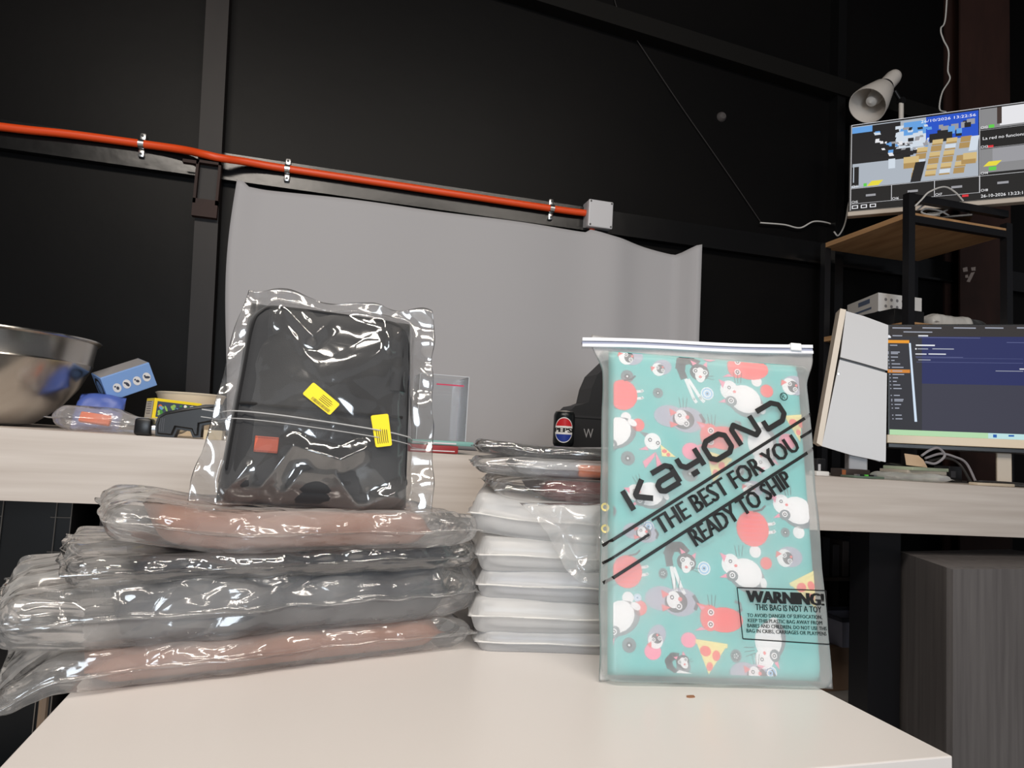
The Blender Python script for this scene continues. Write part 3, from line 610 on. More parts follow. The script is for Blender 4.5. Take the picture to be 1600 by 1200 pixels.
def glyph(kind, x, y, s=1.0, rot=0):
    k = px_scale(x, y)*s; cx, cy = frk.px(x, y, ZS); m_ = MB(); R = radians(rot)
    lay = [0]
    def T(px_, py_): return (cx+k*(px_*cos(R)-py_*sin(R)), cy+k*(px_*sin(R)+py_*cos(R)))
    def E(c, ex_, ey_, rx, ry, r=0): lay[0] += 1; q = T(ex_, ey_); m_.ell(q[0], q[1], rx*k, ry*k, ZS+lay[0]*.00003, PI_[c], R+radians(r), 18)
    def G(c, *pts): lay[0] += 1; m_.poly([T(*p) for p in pts], ZS+lay[0]*.00003, PI_[c])
    def K(c, w, *pts): lay[0] += 1; m_.stroke([T(*p) for p in pts], w*k, ZS+lay[0]*.00003, PI_[c])
    def eyes(x0, y0, x1, y1, r=4): 
        for ex_, ey_ in ((x0, y0), (x1, y1)): E('white', ex_, ey_, r, r); E('dark', ex_, ey_, r*.62, r*.62); E('white', ex_, ey_, r*.3, r*.3)
    def whisk(x0, y0):
        for d in (-4, 0, 4): K('black', .6, (x0+d, y0), (x0+d*1.6, y0+16))
    if kind == 'ball':
        for d in (-5, 6): K('white', 4, (16, d), (30, d+2), (32, d+4))
        E('red', 0, 0, 23, 24); K('dark', 2.5, (2, 23), (14, 26), (20, 32))
        for d in range(-3, 4): K('pink', .5, (-17, d*6), (17, d*6))
    elif kind == 'redcat':
        K('shade', 4, (22, 6), (34, 12), (32, 22), (24, 24)); E('red', 6, -3, 30, 18); E('red', -16, -1, 15, 19); G('red', (-28, 8), (-36, 20), (-17, 16)); G('pink', (-28, 10), (-33, 17), (-22, 14)); G('pink', (-30, -14), (-40, -20), (-22, -18)); eyes(-14, 7, -15, -10, 5); whisk(-12, 16)
    elif kind == 'fat':
        E('shade', 6, -6, 30, 23, -30); E('white', 6, -2, 25, 21, -20); E('white', -18, 10, 14, 15); G('pink', (-24, 22), (-34, 26), (-28, 12)); G('pink', (-26, -4), (-36, -10), (-20, -10)); E('shade', -16, -7, 9, 8); eyes(-18, 14, -16, -6, 4.5); E('red', -10, 8, 2.5, 2); whisk(-4, 22); E('white', 32, -16, 5, 8)
    elif kind == 'tux':
        K('dark', 15, (-20, 6), (-18, 20), (-4, 24), (8, 16)); K('dark', 11, (-20, 8), (-14, -8)); K('white', 5, (-12, -8), (0, -38), (4, -44)); K('white', 5, (-8, -8), (10, -36), (16, -42)); E('dark', 10, 4, 15, 13); E('white', 11, 0, 8, 12); eyes(4, 6, 18, 4, 4.5); G('pink', (0, 14), (-4, 22), (6, 18)); G('pink', (16, 16), (22, 22), (22, 12)); E('red', 11, -3, 2.4, 2); K('black', .6, (20, -2), (32, 0)); K('black', .6, (20, -4), (32, -6))
    elif kind == 'fish':
        E('grey', -14, 4, 24, 17); E('grey', 14, 0, 26, 20); K('dark', 5, (34, 10), (40, 0), (36, -10)); E('dark', 8, 0, 17, 15); E('white', 4, 3, 10, 12); G('red', (-14, 16), (-12, 4), (-2, 10)); G('red', (-12, -14), (-14, -4), (0, -8)); eyes(2, 6, 12, -6, 5); E('red', 14, 4, 3, 3); whisk(8, 18)
    elif kind == 'pizza':
        G('yel', (-18, 14), (18, 18), (4, -24)); E('red', -6, 8, 7, 6); E('red', 8, 6, 5, 6); E('red', 2, -8, 4, 5); K('yel', 5, (-20, 16), (20, 20))
    elif kind == 'bow':
        E('white', -2, 16, 13, 13); G('shade', (-14, 22), (-22, 30), (-8, 28)); G('pink', (-12, 8), (-24, 2), (-8, 2)); eyes(-6, 18, 6, 14, 5); G('pink', (2, 0), (-18, -16), (-14, -26), (0, -8)); G('pink', (2, 0), (4, -28), (16, -26)); G('yel', (10, 12), (34, -6), (12, -6)); E('red', 16, 2, 4, 3); E('red', 22, -3, 3, 3)
    elif kind == 'peek':
        E('grey', 6, 2, 20, 15); E('white', -2, 0, 12, 13); E('dark', 3, 0, 8, 9); G('red', (-14, 10), (-16, 0), (-6, 6)); eyes(-2, 4, 6, -4, 3.6); E('red', 8, 2, 2, 2)
    elif kind == 'dot': E('red', 0, 0, 10, 10)
    elif kind == 'pinkdot': E('pink', 0, 0, 11, 10)
    elif kind == 'button': E('white', 0, 0, 10, 10); E('blue', 0, 0, 8.4, 8.4); E('white', 0, 0, 6, 6); E('blue', 0, 0, 4, 4); E('dark', 0, 0, 1.6, 1.6)
    elif kind == 'daisy':
        E('shade', 0, 0, 9, 10)
        for q in range(10): E('dark', 6*cos(q*.628), 6*sin(q*.628), 1.4, 1.4)
        for q in range(5): E('white', 3*cos(q*1.257), 3*sin(q*1.257), .9, .9)
    elif kind == 'pale': E('white', 0, 0, 9, 9)
    elif kind == 'flower': E('shade', 0, 0, 10, 10); E('dark', 0, 0, 4, 4); E('white', 0, 0, 1.6, 1.6)
    m_.v = [(min(max(x, sa[0]+.006), sa[0]+SW-.004), min(max(y, sa[1]+.006), sa[1]+SH-.006), z) for x, y, z in m_.v]
    o = kid(m_, 'cat_print' if kind in ('ball', 'redcat', 'fat', 'tux', 'fish', 'bow', 'peek') else 'pizza_print' if kind == 'pizza' else 'dot_print', PM, sl)
for g_ in (('ball', 973, 617, 1), ('ball', 980, 893, 1.02), ('ball', 1176, 826, 1.1), ('redcat', 1125, 681, 1), ('redcat', 1125, 965, 1), ('redcat', 1166, 573, .95), ('fat', 1158, 621, 1), ('fat', 1160, 893, 1), ('fat', 1240, 796, .95, 8),
           ('tux', 1083, 585, 1), ('tux', 1062, 880, 1, -12), ('fish', 1060, 655, 1), ('fish', 1048, 940, 1.05), ('fish', 1000, 833, .7), ('pizza', 1118, 730, 1, -20), ('pizza', 1108, 1030, 1.25, -12), ('bow', 1022, 706, 1), ('peek', 980, 558, .95), ('peek', 1030, 577, .8, 20), ('peek', 1236, 604, 1), ('peek', 1228, 872, 1),
           ('fat', 1010, 772, .85, 25), ('fat', 958, 678, 1.0, 60), ('fat', 962, 968, 1.05, 60), ('fish', 1175, 1056, .9), ('tux', 1062, 1040, .7, 30), ('fat', 1200, 1008, 1.0, 100), ('fat', 1190, 700, .95, 120), ('peek', 1025, 1000, .9, 60), ('pizza', 1245, 668, .9), ('pizza', 1262, 925, 1.1, 20), ('peek', 1172, 765, .8),
           ('dot', 997, 664, 1), ('dot', 1198, 611, 1), ('dot', 1000, 950, 1.1), ('dot', 1197, 880, .9), ('pinkdot', 1080, 705, 1.3), ('pinkdot', 1230, 690, 1.2), ('pinkdot', 1020, 1018, 1.2), ('pinkdot', 1076, 1000, 1.1), ('pinkdot', 1108, 553, 1.2),
           ('button', 1105, 615, 1), ('button', 1100, 888, 1), ('button', 1013, 823, .9), ('button', 1204, 1052, 1), ('button', 996, 934, .6), ('daisy', 1155, 735, .9), ('daisy', 1036, 896, .8), ('daisy', 1150, 1025, .95), ('daisy', 955, 798, .9), ('flower', 981, 716, 1.1), ('flower', 983, 1008, 1.1), ('flower', 980, 588, 1), ('flower', 1028, 614, .8), ('flower', 1078, 740, 1.2), ('flower', 1204, 773, .8), ('flower', 1227, 832, .7), ('flower', 1068, 1042, 1.1),
           ('pale', 978, 652, .9), ('pale', 981, 934, 1), ('pale', 1182, 596, .9), ('pale', 1180, 862, 1), ('pale', 1248, 832, 1), ('pinkdot', 1290, 955, 1.0)): glyph(*g_)
# bag film
bg = thing('zip_bag', 'frosted zip-lock bag with black lettering standing on white table', 'zip bag', frk)
def kwarp(x, y):
    k = sm(KT-.03, KZ, y); c = KW/2; return (c+(x-c)*(1-.012*sm(0, KT, y)+.10*k), y)
def kcol(y): return 1-sm(KT-.02, KZ-.004, y)
TB = .036
ob, kz = pillow('film', frost_film, bg, KW-.006, KT+.004, TB, .014, (.003, .003, .001, KZ-KT+.004), 110, 130, .0014, 9, 101., kwarp, None, .0015, .003, ctr=.10, cr=.018); ob.location = (.003, 0, -.034)
def fk(x, y):                                   # height of the film face
    return -.034+kz(min(max(x-.003, .001), KW-.008), y)
for v_ in ob.data.vertices:                    # the base is cut level, so the whole underside stands on the table
    zz_ = v_.co.z-.034
    if zz_ < 0: v_.co.y += -zz_*.203*(1-sm(.0, .09, v_.co.y))
# zip track and slider
zy = KZ+.004; zx0 = frk.px(909, 536, -.016)[0]; zx1 = frk.px(1268, 549, -.016)[0]
zp = mat('zip_white', lin(226, 228, 234), .35); zb2 = mat('zip_blue', lin(150, 156, 180), .4)
y_l = frk.px(909, 537, -.016)[1]; y_r = frk.px(1268, 549, -.016)[1]
def zbar(o0, o1, z0, z1): 
    n = 16; v = []
    for i in range(n+1):
        s = i/n; x = zx0+(zx1-zx0)*s; y = y_l+(y_r-y_l)*s + .0012*sin(s*7)
        v += [(x, y+o0, z0), (x, y+o1, z0), (x, y+o1, z1), (x, y+o0, z1)]
    f = [(3, 2, 1, 0), tuple(4*n+q for q in range(4))]
    for i in range(n):
        for q in range(4): f.append((4*i+q, 4*i+(q+1) % 4, 4*i+4+(q+1) % 4, 4*i+4+q))
    return MB().add(v, f)
kid(zbar(.003, .008, -.020, -.011), 'zip_track', zp, bg); kid(zbar(-.001, .0025, -.0185, -.0125), 'zip_track', zb2, bg); kid(zbar(-.006, -.0015, -.020, -.011), 'zip_track', zp, bg)
c = frk.px(1243, 543, -.012); kid(MB().rbox((c[0]-.009, c[1]-.006, -.022), (c[0]+.008, c[1]+.006, -.008), .0015), 'zip_slider', mat('slider_white', lin(240, 240, 242), .35), bg)
# lettering, laid on the film
class Ink(MB):
    def drape(s, d=.0008):
        s.v = [(x, y, fk(x, y)+d) for x, y, z in s.v]; return s
def ikpx(x, y): return frk.px(x, y, .002)
def strip(m_, p, q, w):
    n = 24; P = [ikpx(p[0]+(q[0]-p[0])*i/n, p[1]+(q[1]-p[1])*i/n) for i in range(n+1)]; k = px_scale(*p); m_.stroke(P, w*k, 0, 0, False)
m_ = Ink()
strip(m_, (944, 852), (1269, 646), 5); strip(m_, (944, 880), (1014, 835), 4); strip(m_, (1250, 684), (1271, 671), 4); strip(m_, (945, 911), (1273, 700), 5)
kid(m_.drape(), 'stripe', ink, bg)
LET = {'K': ([[(0, 0), (0, 1)], [(1, 1), (.42, .56), (.42, .44), (1, 0)]], 1.0), 'a': ([[(.08, 1), (.8, 1), (1, .82), (1, 0)], [(1, .5), (.22, .5), (.05, .38), (.05, .12), (.22, 0), (1, 0)]], 1.0),
       'y': ([[(0, 1), (0, .62), (.2, .42), (1, .42)], [(1, 1), (1, .1)], [(.25, -.0), (.62, -.0)]], .95), 'O': ([[(.2, 0), (.8, 0), (1, .2), (1, .8), (.8, 1), (.2, 1), (0, .8), (0, .2), (.2, 0), (.3, 0)]], 1.15), 'N': ([[(0, 0), (0, .85), (.18, 1), (.8, 0.05), (1, .15), (1, 1)]], 1.1), 'D': ([[(0, .45), (0, 0), (.75, 0), (1, .25), (1, .75), (.75, 1), (-.02, 1)]], 1.1)}
def logo(word, p0, p1, h):
    m_ = Ink(); a = Vector(ikpx(*p0)); b = Vector(ikpx(*p1)); e = (b-a).normalized(); n_ = Vector((-e.y, e.x)); k = px_scale(*p0); H = h*k
    tot = sum(LET[c][1] for c in word)+.42*(len(word)-1); sc = (b-a).length/(tot*1.0); x = 0
    for c in word:
        st, w = LET[c]
        for pl in st: m_.stroke([tuple(a+e*((x+px_*w)*sc)+n_*(py_*H)) for px_, py_ in pl], 8.6*k)
        x += w+.42
    kid(m_.drape(), 'logo_lettering', ink, bg)
logo('KayOND', (990, 797), (1229, 653), 33)
def words(s, p0, p1, h, bold=0, name='lettering'):
    m_ = Ink(); put_text(m_, frk, s, p0, p1, h, .002, 0, bold); kid(m_.drape(.0009), name, ink, bg)
words('THE BEST FOR YOU', (1033, 836), (1250, 702), 27, .05); words('READY TO SHIP', (1088, 854), (1239, 757), 26, .05)
m_ = Ink(); c = ikpx(1224, 620); k = px_scale(1224, 620); m_.stroke([(c[0]+5.5*k*cos(q*pi/10), c[1]+5.5*k*sin(q*pi/10)) for q in range(21)], 1.2*k); put_text(m_, frk, 'R', (1221.5, 623.5), (1226.5, 623), 7, .002); kid(m_.drape(), 'registered_mark', ink, bg)
m_ = Ink(); cs = [(1151, 918), (1295, 923), (1300, 1007), (1160, 998), (1151, 918)]
for p, q in zip(cs, cs[1:]): strip(m_, p, q, 1.6)
kid(m_.drape(), 'warning_frame', ink, bg)
for s_, p0, p1, h, bd in (('WARNING!', (1167, 941), (1287, 946), 18, .10), ('THIS BAG IS NOT A TOY', (1180, 953), (1283, 957), 9, .03), ('TO AVOID DANGER OF SUFFOCATION,', (1167, 964), (1284, 967), 5.5, .03), ('KEEP THIS PLASTIC BAG AWAY FROM', (1168, 972), (1284, 976), 5.5, .03), ('BABIES AND CHILDREN. DO NOT USE THIS', (1167, 980), (1292, 985), 5.5, .03), ('BAG IN CRIBS, CARRIAGES OR PLAYPENS', (1166, 988), (1291, 993), 5.5, .03)):
    words(s_, p0, p1, h, bd, 'warning_lettering')
m_ = MB()
for y in (792, 826): 
    c = frk.px(946, y, -.004); kid(MB().lathe([(.003, 0), (.0058, .001), (.0058, 0), (.003, -.001), (.003, 0)], 14, 0, Matrix.Translation((c[0], c[1], fk(c[0], c[1])))), 'vent_ring', mat('vent_yellow', lin(210, 196, 130), .5), bg)

# ================================================================== THINGS ON THE DESK, LEFT
def dpt(x, y, Y): p = onY(x, y, Y); return p
# steel bowl
p = onY(150, 533, 1.70); q = onY(30, 668, 1.62)
Rb = .215; cx_ = p.x-Rb; zt0 = p.z; zb1 = dz(cx_)+.0005
t = thing('mixing_bowl', 'large stainless steel mixing bowl on the pale desk', 'bowl', (cx_, 1.72, zb1)); Hb = zt0-zb1
prof = [(0, 0), (.075, 0), (.10, .006), (.145, Hb*.22), (.178, Hb*.45), (.196, Hb*.66), (.2, Hb*.70), (.2015, Hb*.72), (.200, Hb*.74), (.206, Hb*.97)]
kid(MB().lathe(prof+[(.2045, Hb*.97)]+[(r-.0015, z+.0015) for r, z in reversed(prof[1:-1])]+[(0, .0015)], 72), 'body', mat('brushed_steel', (.60, .57, .53), .24, 1, bump=(60, .05, .002)), t, True, 35)
kid(MB().lathe([(.2055, Hb*.965), (.211, Hb*.972), (.2145, Hb*.985), (.214, Hb*1.0), (.209, Hb*1.002), (.2055, Hb*.985), (.2055, Hb*.965)], 72), 'rim', chrome, t, True, 60)
# blue box resting tilted
bl = mat('blue_card', lin(122, 160, 218), .5)
def quadframe(p00, p10, p01, Y):              # box standing where three pixels say, on a plane facing the viewer
    a = onY(*p00, Y); return a
yb = 1.715
fb_ = standing(onY(171, 628, yb), 30, -10, 0); e = fb_.px(246, 602); ang = math.degrees(math.atan2(e[1], e[0]))
fb_ = standing(onY(171, 628, yb), 30, -10, ang); Lb = fb_.px(246, 602)[0]; Hbx = fb_.px(160, 590)[1]
t = thing('accessory_box', 'light blue cardboard box tilted behind the steel bowl', 'box', fb_)
kid(MB().rbox((0, 0, -.080), (Lb, Hbx, 0), .0015), 'carton', [bl], t)
kid(MB().box((.002, Hbx, -.076), (Lb-.002, Hbx+.0008, -.004)), 'lid_panel', mat('blue_grey_card', lin(150, 148, 150), .6), t)
for i, (x, y) in enumerate(((183, 606), (198, 600), (214, 595), (229, 589))):
    c = fb_.px(x, y); o = MB().ell(c[0], c[1], .0085, .0105, .0006, 0).ell(c[0]+.001, c[1]-.001, .003, .006 if i % 2 else .004, .0008, 1, .4*i).ell(c[0]-.003, c[1]+.004, .002, .002, .0008, 1); kid(o, 'icon_print', [paper, mat('icon_dark', lin(60, 66, 84), .6)], t)
fs_ = MB(); M = Matrix(((0, 0, -1, -.0008), (0, 1, 0, 0), (1, 0, 0, 0), (0, 0, 0, 1)))
ring = [(-.040+.026*cos(k*pi/4+.39), Hbx*.48+.021*sin(k*pi/4+.39)) for k in range(9)]
tmp = MB().stroke(ring, .006); kid(MB().add([M @ Vector((x, y, 0)) for x, y, z in tmp.v], [tuple(reversed(f)) for f in tmp.f]), 'ring_print', ink, t)
# clear bag with orange label
frc = lying((onY(75, 668, 1.56).x, 1.56, dz(-.45)+.001), 0)
t = thing('plastic_bag', 'clear plastic bag with orange label between bowl and scanner', 'plastic bag', frc)
Lc = onY(285, 675, 1.56).x-onY(75, 668, 1.56).x; yz = onY(237, 655, 1.60).z-dz(-.3)
hc_ = lambda x: 1-(1-yz/.05)*sm(onY(165, 675, 1.56).x-frc.o.x, onY(205, 675, 1.56).x-frc.o.x, x)   # flattened where the yellow box lies on it
pillow('film', soft_film, t, Lc, .085, .05, .04, (.01, .01, .004, .004), 80, 40, .006, 18, 111., wob=.004, flapwave=.003, hs=hc_, bend=lambda x, y: -.025*(1-hc_(x)), press=.4)
o = lying(onY(120, 660, 1.60), 2)
fo = standing(onY(121, 657, 1.60), 0, 20, -6); w_ = fo.px(172, 657)[0]; h_ = fo.px(121, 645)[1]
o = MB().rbox((0, 0, -.012), (w_, .022, 0), .003).build('orange_pouch', mat('orange_label', lin(238, 112, 60), .5), None, True, fo.M); tag(o, 'orange pouch inside the clear bag on the desk', 'pouch')
m_ = MB(); put_text(m_, fo, 'm', (135, 657), (148, 658), 5, .0008)
# blue pouch behind it
p = onY(108, 655, 1.665); fo = standing((p.x, 1.680, dz(p.x)-.004), 0, 30, 0); o, _ = pillow('blue_pouch', mat('blue_foil', lin(74, 96, 170), .35), None, fo.px(195, 650)[0], .064+(p.z-dz(p.x))/.866, .02, .015, nx=30, ny=16, amp=.003, seed=8); o.matrix_world = fo.M; tag(o, 'dark blue pouch under the light blue box', 'pouch')
# yellow box
fy = standing(onY(237, 655, 1.60), 24, 0, -3); Ly_ = fy.px(312, 655)[0]; Hy = fy.px(237, 621)[1]
t = thing('yellow_box', 'yellow printed cardboard box with pale label side on the desk', 'box', fy)
kid(MB().rbox((0, 0, -.075), (Ly_, Hy, 0), .001), 'carton', mat('yellow_card', lin(244, 214, 30), .5), t)
m_ = MB(); random.seed(9); cols = [mat('pic%d' % i, lin(*c), .5) for i, c in enumerate(((240, 240, 230), (70, 140, 60), (230, 110, 40), (60, 70, 90), (150, 190, 90), (110, 160, 210)))]
m_.poly([(.006, .006), (Ly_-.006, .006), (Ly_-.006, Hy-.006), (.006, Hy-.006)], .0005, 3)
for k in range(46):
    x = random.uniform(.012, Ly_-.012); y = random.uniform(.010, Hy-.010); m_.ell(x, y, random.uniform(.003, .007), random.uniform(.002, .004), .0006+k*.00002, random.randrange(6), random.uniform(0, 3), 8)
kid(m_, 'picture_print', cols, t)
M = Matrix(((0, 0, -1, -.0006), (0, 1, 0, 0), (1, 0, 0, 0), (0, 0, 0, 1)))
tmp = MB().poly([(-.071, .004), (-.004, .004), (-.004, Hy-.006), (-.071, Hy-.006)], 0, 0)
for k in range(6): tmp.poly([(-.06, .012+k*.005), (-.02, .012+k*.005), (-.02, .0135+k*.005), (-.06, .0135+k*.005)], .0003, 1)
s2 = MB(); s2.v = [tuple(M @ Vector(p)) for p in tmp.v]; s2.f = [tuple(reversed(f)) for f in tmp.f]; s2.m = tmp.m
kid(s2, 'label_print', [mat('pale_label', lin(205, 196, 178), .5), mat('label_ink', lin(120, 112, 104), .6)], t)
# cream bowl behind
p = onY(236, 609, 1.80); q = onY(347, 620, 1.80); c = (p+q)/2; R_ = (q.x-p.x)/2
t = thing('cream_bowl', 'shallow cream bowl behind the yellow box', 'bowl', (c.x, 1.86, dz(c.x)))
hc = c.z-dz(c.x)
kid(MB().lathe([(0, 0), (R_*.55, 0), (R_*.62, hc*.15), (R_*.9, hc*.75), (R_, hc), (R_-.004, hc), (R_*.86, hc*.75), (R_*.55, hc*.2), (0, hc*.15)], 48), 'body', mat('cream_ceramic', lin(226, 210, 184), .4), t, True); kid(MB().lathe([(R_-.005, hc-.002), (R_-.002, hc+.002), (R_+.002, hc), (R_-.001, hc-.004)], 48), 'rim', mat('cream_rim', lin(234, 222, 200), .4), t, True)
# black barcode scanner lying down
p = onY(240, 684, 1.508); fsn = standing((p.x, p.y, p.z+.0062), 0, 0, 0); Ls = fsn.px(345, 684)[0]
t = thing('barcode_scanner', 'black handheld scanner lying at the desk edge', 'scanner', fsn); t.location.z += .0027
pl = [fsn.px(*q) for q in ((241, 683), (241, 665), (246, 651), (258, 645), (285, 640), (320, 634), (345, 634), (352, 660), (314, 667), (312, 686), (300, 686), (296, 676), (276, 673), (270, 686))]
bm = bmesh.new(); vs0 = [bm.verts.new((x, y, 0)) for x, y in pl]; fc = bm.faces.new(vs0); ex = bmesh.ops.extrude_face_region(bm, geom=[fc]); 
for v_ in ex['geom']:
    if isinstance(v_, bmesh.types.BMVert): v_.co.z -= .045
bmesh.ops.bevel(bm, geom=[e for e in bm.edges if abs(e.verts[0].co.z-e.verts[1].co.z) < 1e-5], offset=.007, segments=3, affect='EDGES'); bmesh.ops.recalc_face_normals(bm, faces=bm.faces)
me = bpy.data.meshes.new('body'); bm.to_mesh(me); bm.free(); me.materials.append(mat('scanner_black', lin(30, 30, 32), .4)); o = bpy.data.objects.new('body', me); COL.objects.link(o); o.parent = t
for pp in me.polygons: pp.use_smooth = True
me.set_sharp_from_angle(angle=radians(40))
a = fsn.px(206, 682); b = fsn.px(236, 656); kid(MB().rbox((a[0], a[1], -.042), (b[0], b[1], -.004), .006), 'head', black_pl, t, True); a2 = fsn.px(243, 668); kid(MB().tube([(b[0]-.002, a[1]+.014, -.023), (a2[0]+.002, a[1]+.014, -.023)], .012, 12), 'neck', zinc, t, True)
for i_ in range(3): x_ = fsn.px(249+i_*3, 668)[0]; kid(MB().box((x_, fsn.px(249, 676)[1], -.0005), (x_+.0012, fsn.px(249, 655)[1], .0006)), 'ridge', mat('ridge_grey', lin(70, 70, 74), .4), t)
c = fsn.px(338, 684); a = onY(330, 688, 1.60)
simple_box('small_carton', 'small beige carton behind the bagged laptop bag', 'box', lying((onY(317, 690, 1.52).x, 1.52, dz(-.2)), 0), .035, .05, onY(330, 672, 1.52).z-dz(-.2), mat('beige_card', lin(206, 190, 160), .6), .001, lambda t: kid(MB().box((0, .02, .0), (.035, .03, .0)), 'tape', paper, t) if False else None)
# acrylic display box, teal folder, red folder
pa_, pb_ = onY(650, 690, 1.62), onY(727, 694, 1.62)
simple_box('red_folder', 'dark red folder lying on the pale desk', 'folder', lying((onY(640, 700, 1.52).x, 1.52, dz(.2)), -1), onY(716, 700, 1.52).x-onY(640, 700, 1.52).x, .26, .017, mat('dark_red_card', lin(150, 40, 44), .5), .002, lambda t: kid(MB().box((.002, -.0008, .004), (.10, .001, .006)), 'page_edge', paper, t))
simple_box('teal_folder', 'teal green folder lying on the red folder', 'folder', lying((onY(642, 690, 1.55).x, 1.54, dz(.2)+.0175), -3), onY(738, 690, 1.55).x-onY(642, 690, 1.55).x, .24, .010, mat('teal_card', lin(128, 178, 172), .5), .002, lambda t: kid(MB().box((.002, -.0008, .003), (.10, .001, .006)), 'page_edge', paper, t))
fa = standing((pa_.x, 1.62, dz(.2)+.028), 2, 0); wA = fa.px(727, 690)[0]; hA = fa.px(690, 586)[1]
t = thing('display_box', 'clear acrylic display box with red strip on the folders', 'display box', fa)
kid(MB().box((0, 0, -.002), (wA, hA, 0)), 'front_panel', acrylic, t); kid(MB().box((0, 0, -.09), (.002, hA, -.002)), 'side_panel', acrylic, t); kid(MB().box((wA-.002, 0, -.09), (wA, hA, -.002)), 'side_panel', acrylic, t); kid(MB().box((0, 0, -.092), (wA, hA, -.09)), 'back_panel', acrylic, t)
m_ = MB()
for x in (0, wA): m_.tube([(x, 0, 0), (x, hA, 0)], .0011, 5)
m_.tube([(0, hA, 0), (wA, hA, 0)], .0011, 5); kid(m_, 'edge', mat('acrylic_edge', lin(205, 208, 214), .2), t)
a = fa.px(682, 600); b = fa.px(725, 602); kid(MB().box((a[0], a[1]-.0015, .0003), (b[0], a[1]+.0015, .0012)), 'red_strip', mat('crimson', lin(206, 40, 84), .5), t)
# drink can
p = onY(864, 690, 1.74); q = onY(896, 690, 1.74); rc = (q.x-p.x)/2*.985; zc0 = onY(880, 699, 1.74).z; Hc = onY(880, 642, 1.74).z-zc0
cxx = (p.x+q.x)/2
zlap = dz(.6)
simple_box('flat_case', 'flat black case lying on desk under the drink can', 'case', lying((cxx-.07, 1.66, zlap), -4), .34, .22, zc0-zlap-.0005, black_pl, .004, lambda t: kid(MB().box((.04, -.0012, .012), (.085, .0, zc0-zlap-.006)), 'label', paper, t))
dirc = math.atan2(CAM.y-1.74, CAM.x-cxx)
t = thing('drink_can', 'black cola can with red white blue globe on the desk', 'can', (cxx, 1.74, zc0))
t.rotation_euler = (0, 0, dirc)
cb = mat('can_black', lin(26, 30, 32), .3, .3)
kid(MB().lathe([(0, .004), (rc*.72, .002), (rc*.8, 0), (rc*.97, .009), (rc, .016), (rc, Hc*.86), (rc*.95, Hc*.92), (rc*.84, Hc*.97)], 40), 'body', cb, t, True, 50)
kid(MB().lathe([(rc*.84, Hc*.97), (rc*.87, Hc*.99), (rc*.85, Hc), (rc*.8, Hc*.995), (rc*.79, Hc*.97), (0, Hc*.968)], 40), 'rim', zinc, t, True, 50)
def wrap(m_, d=.0004): m_.v = [((rc+d+z)*cos(x/rc), (rc+d+z)*sin(x/rc), y) for x, y, z in m_.v]; return m_
gr = rc*.86; gy = Hc*.47
def band(y0, y1, mi, m_, z=0, n=14):
    for i in range(n):
        a, b = y0+(y1-y0)*i/n, y0+(y1-y0)*(i+1)/n; wa, wb = sqrt(max(0, gr*gr-a*a)), sqrt(max(0, gr*gr-b*b))
        for k in range(8): s0, s1 = -1+k/4, -1+(k+1)/4; m_.poly([(wa*s0, (gy+a*1.28)), (wa*s1, gy+a*1.28), (wb*s1, gy+b*1.28), (wb*s0, gy+b*1.28)], z, mi)
m_ = MB(); band(-gr, -gr*.36, 2, m_); band(-gr*.36, gr*.34, 1, m_); band(gr*.34, gr, 0, m_)
for k in range(40):
    a, b = k*pi/20, (k+1)*pi/20; m_.poly([((gr*q)*cos(c), gy+gr*1.28*q*sin(c)) for q, c in ((1, a), (1, b), (1.07, b), (1.07, a))], 0, 1)
kid(wrap(m_), 'globe_print', [mat('can_red', lin(200, 36, 44), .35), mat('can_white', lin(235, 235, 235), .35), mat('can_blue', lin(34, 58, 150), .35)], t)
vs, fs = text2d('PEPSI'); m_ = MB()
for off in (-.03, 0, .03): m_.add([((x+off-.5)*gr*2.1, gy-gr*.24+y*gr*.5, 0) for x, y in vs], fs)
kid(wrap(m_, .0008), 'lettering', ink, t)
# black camera bag with letter W
fw_ = standing((onY(893, 697, 1.78).x, 1.78, zc0), 0)
poly = [fw_.px(*q) for q in ((893, 699), (893, 640), (899, 634), (910, 632), (920, 628), (925, 606), (934, 585), (960, 560), (985, 570), (990, 699))]
t = thing('camera_case', 'black equipment case with letter W beside the drink can', 'case', fw_)
kid(MB().prism(poly, -.10, 0), 'body', mat('case_black', lin(24, 24, 26), .5), t); m_ = MB(); put_text(m_, fw_, 'W', (912, 684), (927, 684), 14, .0006); kid(m_, 'lettering', mat('case_print', lin(150, 150, 152), .5), t)
a = fw_.px(893, 650); b = fw_.px(990, 646); kid(MB().box((a[0], a[1]-.003, 0), (b[0], a[1]+.003, .003)), 'strap', mat('case_strap', lin(34, 34, 37), .6), t)

# ================================================================== RIGHT: RACK, SCREENS, CONSOLE
k_ = 1.867; NX_, NY_ = .988*k_, .991*k_; LX, LY = .973*k_, 1.205*k_; RX = 1.213*k_
hS = .75+.45*k_; dzk = dz(2.0)
ph = .013
t = thing('tall_rack', 'black metal rack with oak shelves standing on the desk', 'rack', (NX_, NY_, dzk)); o0 = t.location
DX, DYr = RX-NX_, LY-NY_
zt1 = onY(1420, 303, NY_).z
for x, y, z1 in ((0, 0, zt1), (DX, 0, onY(1570, 350, NY_).z), (0, DYr, hS), (DX, DYr, hS)):
    kid(MB().box((x-ph, y-ph, 0), (x+ph, y+ph, z1-dzk)), 'post', black_metal, t)
h2 = onY(1281, 527, LY).z
for z in (hS, h2):
    kid(MB().box((-.012, -.01, z-dzk-.018), (DX+.012, DYr+.01, z-dzk)), 'shelf', oak, t)
for z in (zt1-.013, hS-.02): kid(MB().box((0, -ph*.8, z-dzk-.012), (DX, ph*.8, z-dzk+.012)), 'rail', black_metal, t)
